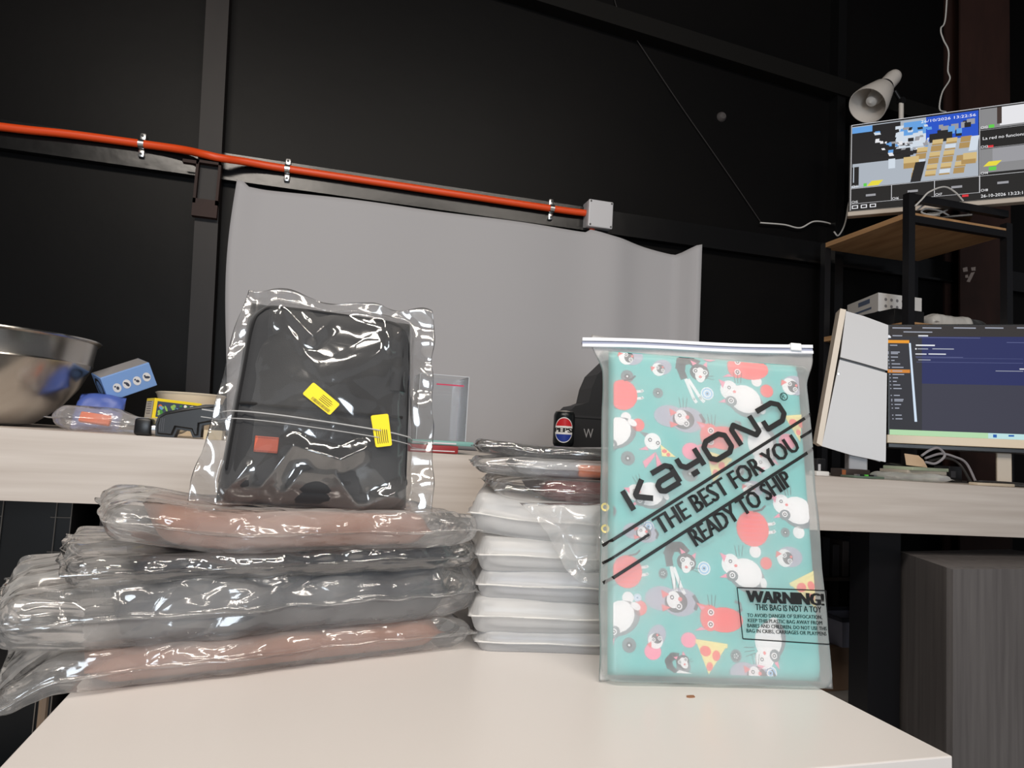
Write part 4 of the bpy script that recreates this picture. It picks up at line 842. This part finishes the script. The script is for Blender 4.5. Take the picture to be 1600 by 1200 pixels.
# CCTV screen
frv = standing(onY(1327, 336, 2.12), -41.2, 0); frv = standing(frv.o, -41.2, 0, 0)
e = frv.px(1600, 313); frv = standing(frv.o, -41.2, 0, math.degrees(math.atan2(e[1], e[0]))*.9)
Hv = frv.px(1333, 196)[1]; Wv = frv.px(1606, 313)[0]
t = thing('cctv_monitor', 'wide monitor showing camera grid on top of the rack', 'monitor', frv)
kid(MB().rbox((-.004, -.002, -.035), (Wv+.004, Hv+.004, -.001), .003), 'housing', black_pl, t)
kid(MB().rbox((-.006, -.005, -.03), (Wv+.006, .012, .003), .002), 'bottom_bezel', mat('silver_bezel', lin(190, 178, 165), .4), t)
sx0, sy0 = .003, .016; sW, sH = Wv-.006, Hv-.016
def SP(u, v): return (sx0+u*sW, sy0+(1-v)*sH)
EC = {'k': (16, 16, 18), 'w': (226, 226, 230), 'g': (150, 150, 155), 'floor': (168, 176, 186), 'floor2': (140, 148, 158), 'blue': (24, 78, 196), 'tan': (206, 180, 124), 'tan2': (170, 138, 84), 'wht': (205, 215, 226), 'dk': (20, 20, 24), 'yl': (226, 212, 60), 'gr': (90, 200, 70), 'rd': (210, 40, 50), 'con': (132, 132, 134), 'lb': (96, 156, 220), 'brn': (60, 46, 42)}
EN = list(EC); EMm = [emat('cctv_'+n, lin(*EC[n]), .95) for n in EN]
m_ = MB(); cnt = [0]
def R(c, u0_, v0_, u1_, v1_, sk=0):
    cnt[0] += 1; m_.poly([SP(u0_, v1_), SP(u1_, v1_), SP(u1_+sk, v0_), SP(u0_+sk, v0_)], .0004+cnt[0]*.00002, EN.index(c))
R('k', 0, 0, 1, 1); R('floor', .005, .02, .745, .74); R('blue', .45, .02, .745, .30); R('lb', .005, .03, .13, .16); R('dk', .005, .10, .36, .52); R('dk', .13, .03, .30, .3); R('wht', .27, .08, .45, .34); R('lb', .32, .05, .45, .2); R('floor', .01, .46, .4, .74)
random.seed(12)
for k in range(70): R(random.choice(['wht', 'w', 'g', 'lb', 'dk', 'dk']), *(lambda x, y: (x, y, x+random.uniform(.01, .04), y+random.uniform(.015, .05)))(random.uniform(.14, .46), random.uniform(.10, .40)), random.uniform(-.01, .01))
for k in range(12): R(random.choice(['dk', 'g', 'lb']), *(lambda x, y: (x, y, x+random.uniform(.02, .05), y+random.uniform(.04, .09)))(random.uniform(.50, .70), random.uniform(.08, .24)))
R('dk', .47, .22, .6, .32)
for i in range(6):
    for j in range(4):
        if random.random() < .93: x = .405+j*.068-.008*i+.012*j; y = .29+i*.068; R(random.choice(['tan', 'tan', 'tan', 'wht', 'tan2']), x, y, x+.06, y+.06, .004); R('tan2', x, y+.045, x+.06, y+.062, 0)
R('tan', .32, .45, .41, .55); R('tan2', .32, .52, .40, .58); R('dk', .36, .52, .42, .74, .03); R('tan', .66, .48, .735, .58); R('tan2', .65, .55, .73, .60); R('wht', .23, .45, .27, .56); R('wht', .69, .3, .735, .46, .015); R('k', .005, .50, .05, .72); R('wht', .015, .50, .02, .68)
R('yl', .10, .68, .17, .735, .03); R('gr', .08, .70, .10, .735)
R('con', .755, .02, .998, .24); R('w', .86, .02, .998, .22); R('brn', .845, .02, .87, .2); R('gr', .80, .20, .83, .235)
R('con', .755, .46, .998, .72); R('g', .82, .46, .998, .62); R('yl', .77, .60, .84, .65, .03); R('gr', .80, .66, .84, .70); R('rd', .795, .425, .825, .45); R('rd', .655, .935, .69, .96)
for u in (.25, .5, .75): R('w', u-.0015, .75, u+.0015, .925)
R('w', .75, 0, .7525, .93); R('w', 0, .748, 1, .7515); R('w', 0, .925, .75, .928); R('w', .75, .25, 1, .252); R('w', .75, .45, 1, .452); R('w', 0, 0, 1, .006); R('w', 0, 0, .003, 1)
for u in (.125, .375, .625, .875): R('g', u-.03, .83, u+.03, .855)
for u in (.01, .065, .12): R('w', u, .945, u+.038, .985); R('k', u+.006, .953, u+.032, .977)
scr = kid(m_, 'screen', EMm, t)
m_ = MB()
def st(s, u, v, w, h):                          # text on the screen, normalised
    vs, fs = text2d(s); x0_, y0_ = SP(u, v); m_ = MB().add([(x0_+x*w*sW, y0_+y*h*sH, .0045) for x, y in vs], fs); kid(m_, 'lettering', emat('cctv_text', (.9, .9, .92), 1.0), scr)
for s, u, v in (('CH1', .008, .74), ('CH5', .008, .92), ('CH6', .255, .92), ('CH7', .505, .92), ('CH8', .757, .92), ('CH3', .757, .448), ('CH2', .757, .235), ('CH4', .757, .735)): st(s, u, v, .038, .028)
st('La red no funciona', .768, .36, .225, .034); st('26-10-2026 13:23:16', .757, .985, .24, .034); st('26/10/2026 13:22:56', .42, .085, .31, .032)
kid(MB().box((Wv*.5-.02, -.05, -.03), (Wv*.5+.02, .02, -.018)).rbox((Wv*.5-.11, -.056, -.09), (Wv*.5+.11, -.046, .05), .003), 'stand', black_pl, t)
# desk lamp on the rack
Yl = 2.18
pb0 = onY(1395, 122, Yl); po = onY(1360, 160, Yl-.03); ax = (po-pb0).normalized()
t = thing('clamp_lamp', 'white cone-shaped clamp lamp above the camera screen', 'lamp', Frame(onY(1408, 205, Yl), (1, 0, 0), (0, 1, 0))); tl = Vector(t.matrix_world.translation)
M = Matrix.Translation(pb0-tl) @ ax.to_track_quat('Z', 'Y').to_matrix().to_4x4(); Ld = (po-pb0).length*1.08
lampw = mat('lamp_white', lin(214, 208, 202), .4)
rr = .5*(onY(1386, 160, Yl).x-onY(1334, 160, Yl).x)*.90
kid(MB().lathe([(0, -.035), (.016, -.033), (.026, -.02), (.03, 0), (.031, Ld*.35)], 28, 0, M), 'socket_cover', lampw, t, True)
sh = kid(MB().lathe([(.031, Ld*.36), (.044, Ld*.45), (rr*.80, Ld*.7), (rr*.95, Ld*.9), (rr, Ld*1.05), (rr-.002, Ld*1.05), (rr*.78, Ld*.7), (.042, Ld*.46), (.0, Ld*.42)], 32, 0, M), 'shade', lampw, t, True)
kid(MB().lathe([(.033, Ld*.33), (.036, Ld*.37), (.033, Ld*.41)], 28, 0, M), 'ring', black_pl, sh, True)
kid(MB().lathe([(0, Ld*.95), (.02, Ld*.9), (.028, Ld*.75), (.02, Ld*.55), (.014, Ld*.45)], 18, 0, M), 'bulb', white_pl, t, True)
j0 = onY(1398, 142, Yl)-tl; j1 = onY(1408, 158, Yl)-tl; j2 = onY(1408, 210, Yl)-tl
kid(MB().tube([j0, j1], .008, 10).lathe([(0, -.012), (.013, -.012), (.013, .012), (0, .012)], 14, 0, Matrix.Translation(j1) @ Matrix.Rotation(pi/2, 4, 'X')), 'joint', black_pl, t, True)
kid(MB().tube([j1, j1+(j2-j1)*.3, Vector((j2.x, j2.y, hS-tl.z))], .0095, 10), 'arm', lampw, t, True)
kid(MB().rbox((j2.x-.03, -.03, hS-tl.z+.0005), (j2.x+.03, .03, hS-tl.z+.03), .004), 'clamp', black_pl, t)
# cables around the rack
Yc = 2.2
cable('white_cable', [onY(x, y, Yc) for x, y in ((1476, -330), (1482, -120), (1478, 20), (1470, 45), (1474, 62), (1482, 80), (1481, 110), (1484, 124), (1472, 145), (1468, 170), (1478, 175))], .003, wcab, 'white cable hanging in front of the brown column')
cable('white_cable', [onY(x, y, 1.80) for x, y in ((1430, 322), (1440, 312), (1452, 300), (1475, 292), (1492, 300), (1505, 314))], .0028, wcab, 'white cable arching across the camera screen bottom')
cable('white_cable', [onY(x, y, 1.88) for x, y in ((1434, 328), (1448, 318), (1470, 316), (1500, 322), (1515, 330), (1508, 336), (1490, 340), (1470, 330), (1448, 326), (1440, 332), (1460, 336), (1480, 328))], .003, wcab, 'white cable bundled on the rack top under screen')
cable('white_cable', [onY(x, y, 2.28) for x, y in ((1303, 362), (1310, 368), (1320, 350), (1326, 318), (1330, 300))], .003, wcab, 'white cable hanging beside left end of camera screen')
# things on the second rack shelf
zs2 = h2
fx = standing((onY(1372, 487, NY_+.06).x, NY_+.06, zs2+.0), 0)
bxh = .0
p1 = onY(1372, 486, 2.0); p2 = onY(1440, 489, 2.0); p0 = onY(1324, 482, 2.22)
fx = standing((p1.x, 2.0, p1.z), 0); wB = p2.x-p1.x; hB = fx.px(1372, 457)[1]
simple_box('router', 'flat black router under the white carton on the rack', 'router', lying((NX_+.02, 1.93, zs2+.0005), 0), .13, .16, p1.z-zs2-.0005, black_pl, .005, lambda t: kid(MB().box((.03, -.001, .01), (.06, .0005, .014)), 'light', mat('led_grey', lin(120, 120, 120), .4), t))
t = thing('white_carton', 'white printed carton on the upper rack shelf', 'box', fx)
sxx = p0.x-p1.x
kid(MB().add([(0, 0, 0), (wB, 0, 0), (wB, hB, 0), (0, hB, 0), (sxx, 0, -.22), (wB+sxx*.3, 0, -.22), (wB+sxx*.3, hB, -.22), (sxx, hB, -.22)], [(0, 1, 2, 3), (1, 5, 6, 2), (5, 4, 7, 6), (4, 0, 3, 7), (3, 2, 6, 7), (4, 5, 1, 0)]), 'carton', mat('white_card', lin(222, 220, 218), .5), t)
m_ = MB()
for i in range(4):
    for j in range(2): m_.ell(wB*(.17+.13*i), hB*(.68-.36*j), .006, .006, .0006, 0, 0, 8)
m_.ell(wB*.78, hB*.5, .008, .014, .0006, 0)
kid(m_, 'icon_print', mat('icon_grey', lin(130, 128, 130), .6), t)
nS = Vector((.22, 0, sxx)).normalized()
sv = MB(); s_ = lambda a, h_: Vector((sxx*a, hB*h_, -.22*a))+Vector((-.22, 0, -sxx)).normalized()*(.0006)
sv.add([s_(.25, .6), s_(.62, .6), s_(.62, .85), s_(.25, .85)], [(0, 1, 2, 3)]).add([s_(.2, .25), s_(.8, .25), s_(.8, .36), s_(.2, .36)], [(0, 1, 2, 3)]); kid(sv, 'logo_print', mat('logo_slate', lin(96, 110, 136), .6), t)
fo = lying((onY(1464, 505, 1.92).x, 1.92, zs2+.002), 0); hW = .03
t = thing('white_pouch', 'crumpled white pouch on the upper rack shelf', 'pouch', fo); pillow('body', mat('pouch_white', lin(196, 194, 190), .5), t, onY(1528, 505, 1.92).x-onY(1464, 505, 1.92).x, .12, .065, .04, nx=40, ny=24, amp=.006, seed=5, wob=.006)
fo = lying((onY(1524, 505, 1.95).x, 1.95, zs2), 10)
t = thing('dark_pouch', 'black pouch leaning beside the white pouch on rack', 'pouch', fo); pillow('body', black_fab, t, .10, .10, .075, .045, nx=30, ny=24, amp=.004, seed=6, wob=.004)
fo = lying((NX_+.03, 1.895, zs2+.0), 0)
# desk monitor
frm = standing(onY(1388, 690, 1.78), -32.3, 0); e = frm.px(1600, 699); frm = standing(frm.o, -32.3, 0, math.degrees(math.atan2(e[1], e[0])))
Hm = frm.px(1379, 508)[1]; Wm = Hm*1.74
t = thing('desk_monitor', 'desktop monitor with dark blue web page on the desk', 'monitor', frm)
kid(MB().rbox((-.003, 0, -.03), (Wm+.003, Hm+.003, -.001), .003), 'housing', black_pl, t)
yb0 = frm.px(1388, 679)[1]
kid(MB().rbox((-.004, -.004, -.02), (Wm+.004, yb0, .002), .002), 'bottom_bezel', mat('cream_bezel', lin(236, 218, 190), .35), t)
kid(MB().rbox((.0, -.02, -.05), (Wm, -.002, -.012), .004), 'lower_edge', black_pl, t)
UC = {'bg': (44, 44, 52), 'navy': (38, 44, 92), 'slate': (58, 58, 72), 'bar': (50, 46, 46), 'org': (226, 150, 40), 'org2': (206, 130, 50), 'w': (228, 230, 236), 'lt': (160, 164, 178), 'grn': (176, 214, 170), 'cy': (186, 222, 222), 'bl': (30, 90, 170), 'line': (92, 98, 140), 'side': (48, 48, 54), 'scr': (206, 222, 240)}
UN = list(UC); UM = [emat('ui_'+n, lin(*UC[n]), .95) for n in UN]; m_ = MB(); cnt = [0]
def q4(c, pts): cnt[0] += 1; m_.poly([frm.px(*p) for p in pts][::-1], .0003+cnt[0]*.00002, UN.index(c))
def qr(c, x0, y0, x1, y1): s = .012; q4(c, [(x0, y0), (x1, y0+(x1-x0)*s), (x1, y1+(x1-x0)*s), (x0, y1)])
def pq(c, u0_, v0_, u1_, v1_): cnt[0] += 1; m_.poly([(u0_*Wm, v0_*Hm), (u1_*Wm, v0_*Hm), (u1_*Wm, v1_*Hm), (u0_*Wm, v1_*Hm)], .0003+cnt[0]*.00002, UN.index(c))
vb = yb0/Hm
pq('slate', .005, vb, .995, .99); pq('navy', .14, .50, .995, .93); pq('bar', .005, .90, .995, .995); pq('side', .005, vb, .145, .90); pq('grn', .005, vb, .42, vb+.045); pq('cy', .42, vb, .995, vb+.045); pq('bl', .44, vb+.01, .455, vb+.035)
sc6 = 5.22
def c6(c, x0, y0, x1, y1): qr(c, 1380+x0/sc6, 490+y0/sc6, 1380+x1/sc6, 490+y1/sc6)
for x0, x1 in ((75, 230), (320, 475), (575, 755), (830, 980), (1090, 1148)): c6('lt', x0, 112, x1, 121)
c6('lt', 165, 145, 400, 153); c6('org', 20, 215, 212, 240); c6('org2', 36, 455, 218, 482); q4('scr', [(1420, 536), (1423, 536), (1433, 659), (1429, 659)])
q4('w', [(1384, 528), (1389, 523), (1392, 526), (1392, 528)])
for y, x0, x1 in ((180, 75, 155), (258, 55, 115), (314, 62, 135), (326, 62, 120), (354, 62, 120), (382, 65, 92), (410, 68, 138), (438, 70, 165), (468, 75, 155), (496, 75, 170), (524, 78, 120), (553, 78, 110), (582, 80, 138), (611, 82, 150), (667, 86, 135), (700, 90, 165), (712, 90, 160), (741, 92, 145), (771, 95, 130), (828, 98, 150), (858, 100, 155)):
    c6('lt', x0, y-4, x1, y+4)
    if y > 200: c6('lt', x0-26, y-4, x0-16, y+4)
c6('w', 285, 176, 365, 186); c6('line', 285, 192, 790, 197); c6('w', 265, 253, 420, 264); c6('w', 260, 282, 272, 294); c6('lt', 280, 284, 365, 292); c6('lt', 400, 284, 575, 292); c6('w', 262, 326, 352, 334); c6('w', 368, 326, 510, 334); c6('line', 262, 351, 650, 356); c6('line', 270, 360, 1140, 362); c6('line', 270, 394, 1140, 397); c6('lt', 285, 374, 385, 381); c6('line', 1005, 234, 1148, 239); c6('lt', 915, 466, 1140, 471); c6('w', 1110, 449, 1148, 457); c6('bl', 1020, 990, 1066, 1004)
kid(m_, 'screen', UM, t)
fx_ = frm.px(1577, 720)[0]
dmz = dz(frm.o.x+.35)-frm.o.z
kid(MB().rbox((fx_-.02, dmz, -.05), (fx_+.02, .01, -.038), .003), 'stand_neck', mat('stand_cream', lin(196, 184, 168), .4), t); kid(MB().rbox((fx_-.07, dmz+.0005, -.14), (fx_+.07, dmz+.006, -.036), .002), 'stand_foot', black_pl, t)
# game console
Yg = 1.66; frg = standing(onY(1281, 697, Yg), -30, 0)
cw = mat('console_white', lin(206, 206, 208), .35); cwf = mat('console_cream', lin(226, 214, 198), .4)
t = thing('game_console', 'tall white console with curved plates beside the desk monitor', 'console', frg)
def gp(*pts): return [frg.px(*p) for p in pts]
kid(MB().prism(gp((1284, 697), (1312, 562), (1345, 571), (1386, 583), (1384, 722), (1330, 711))[::-1], -.012, 0), 'side_plate', cw, t); kid(MB().prism(gp((1313, 558), (1322, 486), (1350, 494), (1388, 508), (1387, 579), (1346, 567))[::-1], -.012, 0), 'side_plate', cw, t)
kid(MB().prism(gp((1290, 694), (1325, 490), (1386, 512), (1382, 716))[::-1], -.055, -.010), 'core', black_pl, t)
m_ = MB(); fa_ = gp((1276, 692), (1284, 697), (1322, 484), (1313, 482)); m_.prism(fa_, -.066, .001); kid(m_, 'front_edge', cwf, t)
kid(MB().prism(gp((1290, 697), (1322, 486), (1388, 508), (1384, 722))[::-1], -.068, -.056), 'side_plate', cw, t)
c = frg.px(1310, 584); kid(MB().lathe([(0, .0015), (.004, .001), (.005, 0)], 14, 0, Matrix.Translation((*c, 0))), 'button', zinc, t)
gz = dz(1.35)-frg.o.z; xa_, xb_ = frg.px(1328, 705)[0], frg.px(1358, 712)[0]; yy_ = frg.px(1345, 708)[1]
kid(MB().rbox((xa_, gz, -.07), (xb_, yy_+.03, -.015), .003), 'stand', mat('stand_grey', lin(150, 150, 154), .4), t)
# clutter along the right desk edge
def on_desk(px_, Y): x = onY(px_, 745, Y).x; return (x, Y, dz(x))
def flatbox(name, label, cat, x0, x1, Y, dep, h, m, yaw=0, extra=None):
    a = on_desk(x0, Y); b = on_desk(x1, Y); return simple_box(name, label, cat, lying((a[0], a[1], a[2]+.0003), yaw), b[0]-a[0], dep, h, m, min(.002, h*.3), extra)
flatbox('adapter', 'small black adapter standing beside frosted zip bag on desk', 'adapter', 1276, 1290, 1.60, .03, .045, black_pl, 0, lambda t: kid(MB().box((.004, -.0006, .012), (.012, .0004, .03)), 'label', grey_pl, t))
flatbox('white_plug', 'flat white plug at the desk edge', 'plug', 1276, 1296, 1.52, .03, .012, white_pl, 0, lambda t: kid(MB().tube([(.03, .01, .006), (.044, .01, .006)], .002, 6), 'pin', zinc, t))
flatbox('memory_module_box', 'black and brown small box under the white console', 'box', 1315, 1356, 1.58, .05, .022, mat('dark_box', lin(52, 42, 38), .5), -6, lambda t: kid(MB().box((.001, -.0008, .003), (.012, .0005, .019)), 'brown_end', mat('brown_end', lin(150, 88, 50), .5), t))
flatbox('blister_pack', 'clear green blister pack beneath the desk monitor', 'blister pack', 1359, 1384, 1.585, .05, .010, film_mat('green_film', .35, .2, (.8, .95, .75)), 8, lambda t: kid(MB().box((.004, .004, .002), (.03, .044, .008)), 'card', mat('green_card', lin(170, 190, 150), .6), t))
flatbox('circuit_board', 'thin green circuit board at the desk edge', 'circuit board', 1335, 1384, 1.525, .05, .006, mat('pcb', lin(92, 110, 96), .5), 2, lambda t: [kid(MB().box((.01+i*.014, .002, .006), (.02+i*.014, .012, .010)), 'chip', (mat('chip_green', lin(90, 190, 70), .5) if i == 2 else black_pl if i % 2 else zinc), t) for i in range(5)])
a = on_desk(1394, 1.53); fo = lying((a[0], a[1], a[2]), 3); t = thing('plastic_bag', 'flat clear plastic pouch lying below the desk monitor', 'plastic bag', fo)
pillow('film', film_mat('pouch_film', .4, .2, (.95, .97, .95)), t, on_desk(1500, 1.53)[0]-a[0], .09, .020, .03, nx=50, ny=24, amp=.004, seed=15, wob=.005)
a = on_desk(1400, 1.67)
for i, lb in enumerate(('pale leaflet at the bottom of the pile below the desk monitor', 'greenish leaflet resting on the bottom leaflet below the desk monitor', 'pale leaflet third up in the pile below the desk monitor', 'greenish leaflet on top of the pile below the desk monitor')):
    o = MB().rbox((0, 0, 0), (.15+.012*i, .09, .0095), .001).build('leaflet', mat('leaflet%d' % (i % 2), lin(*((196, 186, 172), (176, 186, 160))[i % 2]), .6)); o.location = (a[0]+.01*i, a[1]-.01*i, a[2]+.001+.0096*i); o.rotation_euler[2] = .10*i-.05; tag(o, lb, 'leaflet', 'leaflets below the monitor')
a = on_desk(1416, 1.70); fo = standing((a[0], a[1], a[2]+.045), -20, 20); o = MB().prism([(0, 0), (.06, -.005), (.052, .018), (.04, .032), (.0, .036)], -.002, 0).build('cardboard_tab', mat('tan_card', lin(204, 176, 146), .6), None, False, fo.M); tag(o, 'tan cardboard tab on the leaflets below monitor', 'card')
for i, (pl, lab) in enumerate((([(1440, 712), (1452, 704), (1466, 700), (1476, 712), (1462, 724), (1446, 722)], 'grey cable loop lying behind leaflets under monitor'), ([(1446, 716), (1470, 709), (1492, 714), (1510, 724), (1526, 740), (1532, 748)], 'grey cable curving down to the desk edge'), ([(1452, 720), (1480, 716), (1500, 726), (1520, 744), (1560, 752), (1605, 760)], 'dark grey cable running along the desk edge over the pale phone'))):
    cp = [onY(x, y, (1.60, 1.63, 1.71)[i]) for x, y in pl]
    if i == 1: cp = cp[:4]+[Vector((q.x, q.y, dz(q.x)+.004)) for q in cp[4:]]
    if i == 2: cp = [onY(x, y, 1.63) for x, y in pl[:3]]+[Vector((onY(x, 750, Y).x, Y, dz(onY(x, 750, Y).x)+h)) for x, Y, h in ((1518, 1.575, .006), (1526, 1.535, .010), (1545, 1.52, .012), (1590, 1.52, .012), (1625, 1.522, .008), (1680, 1.53, .004))]
    cable('grey_cable', cp, .0035, mat('grey_cable', lin(150, 146, 150), .5) if i < 2 else gcab, lab)
flatbox('power_adapter', 'black power adapter behind cables under the monitor', 'adapter', 1484, 1510, 1.72, .05, .05, black_pl, 12, lambda t: kid(MB().box((.006, -.0006, .015), (.03, .0004, .035)), 'label', mat('adapter_label', lin(60, 60, 64), .5), t))
a = onY(1396, 700, 1.74); o = MB().lathe([(0, -.02), (.022, -.02), (.024, -.015), (.024, .035), (.02, .04), (0, .04)], 20, 0, Matrix.Rotation(pi/2, 4, 'Y')).build('camera_lens', black_pl, None, True); o.location = (a.x, a.y, dz(a.x)+.0248); tag(o, 'black lens barrel lying between console and monitor', 'lens')
flatbox('phone', 'thin pale phone lying at the desk edge', 'phone', 1528, 1590, 1.503, .028, .008, mat('phone_cream', lin(206, 190, 168), .35), 3, lambda t: kid(MB().box((.004, .003, .008), (.06, .025, .0084)), 'screen', black_pl, t))
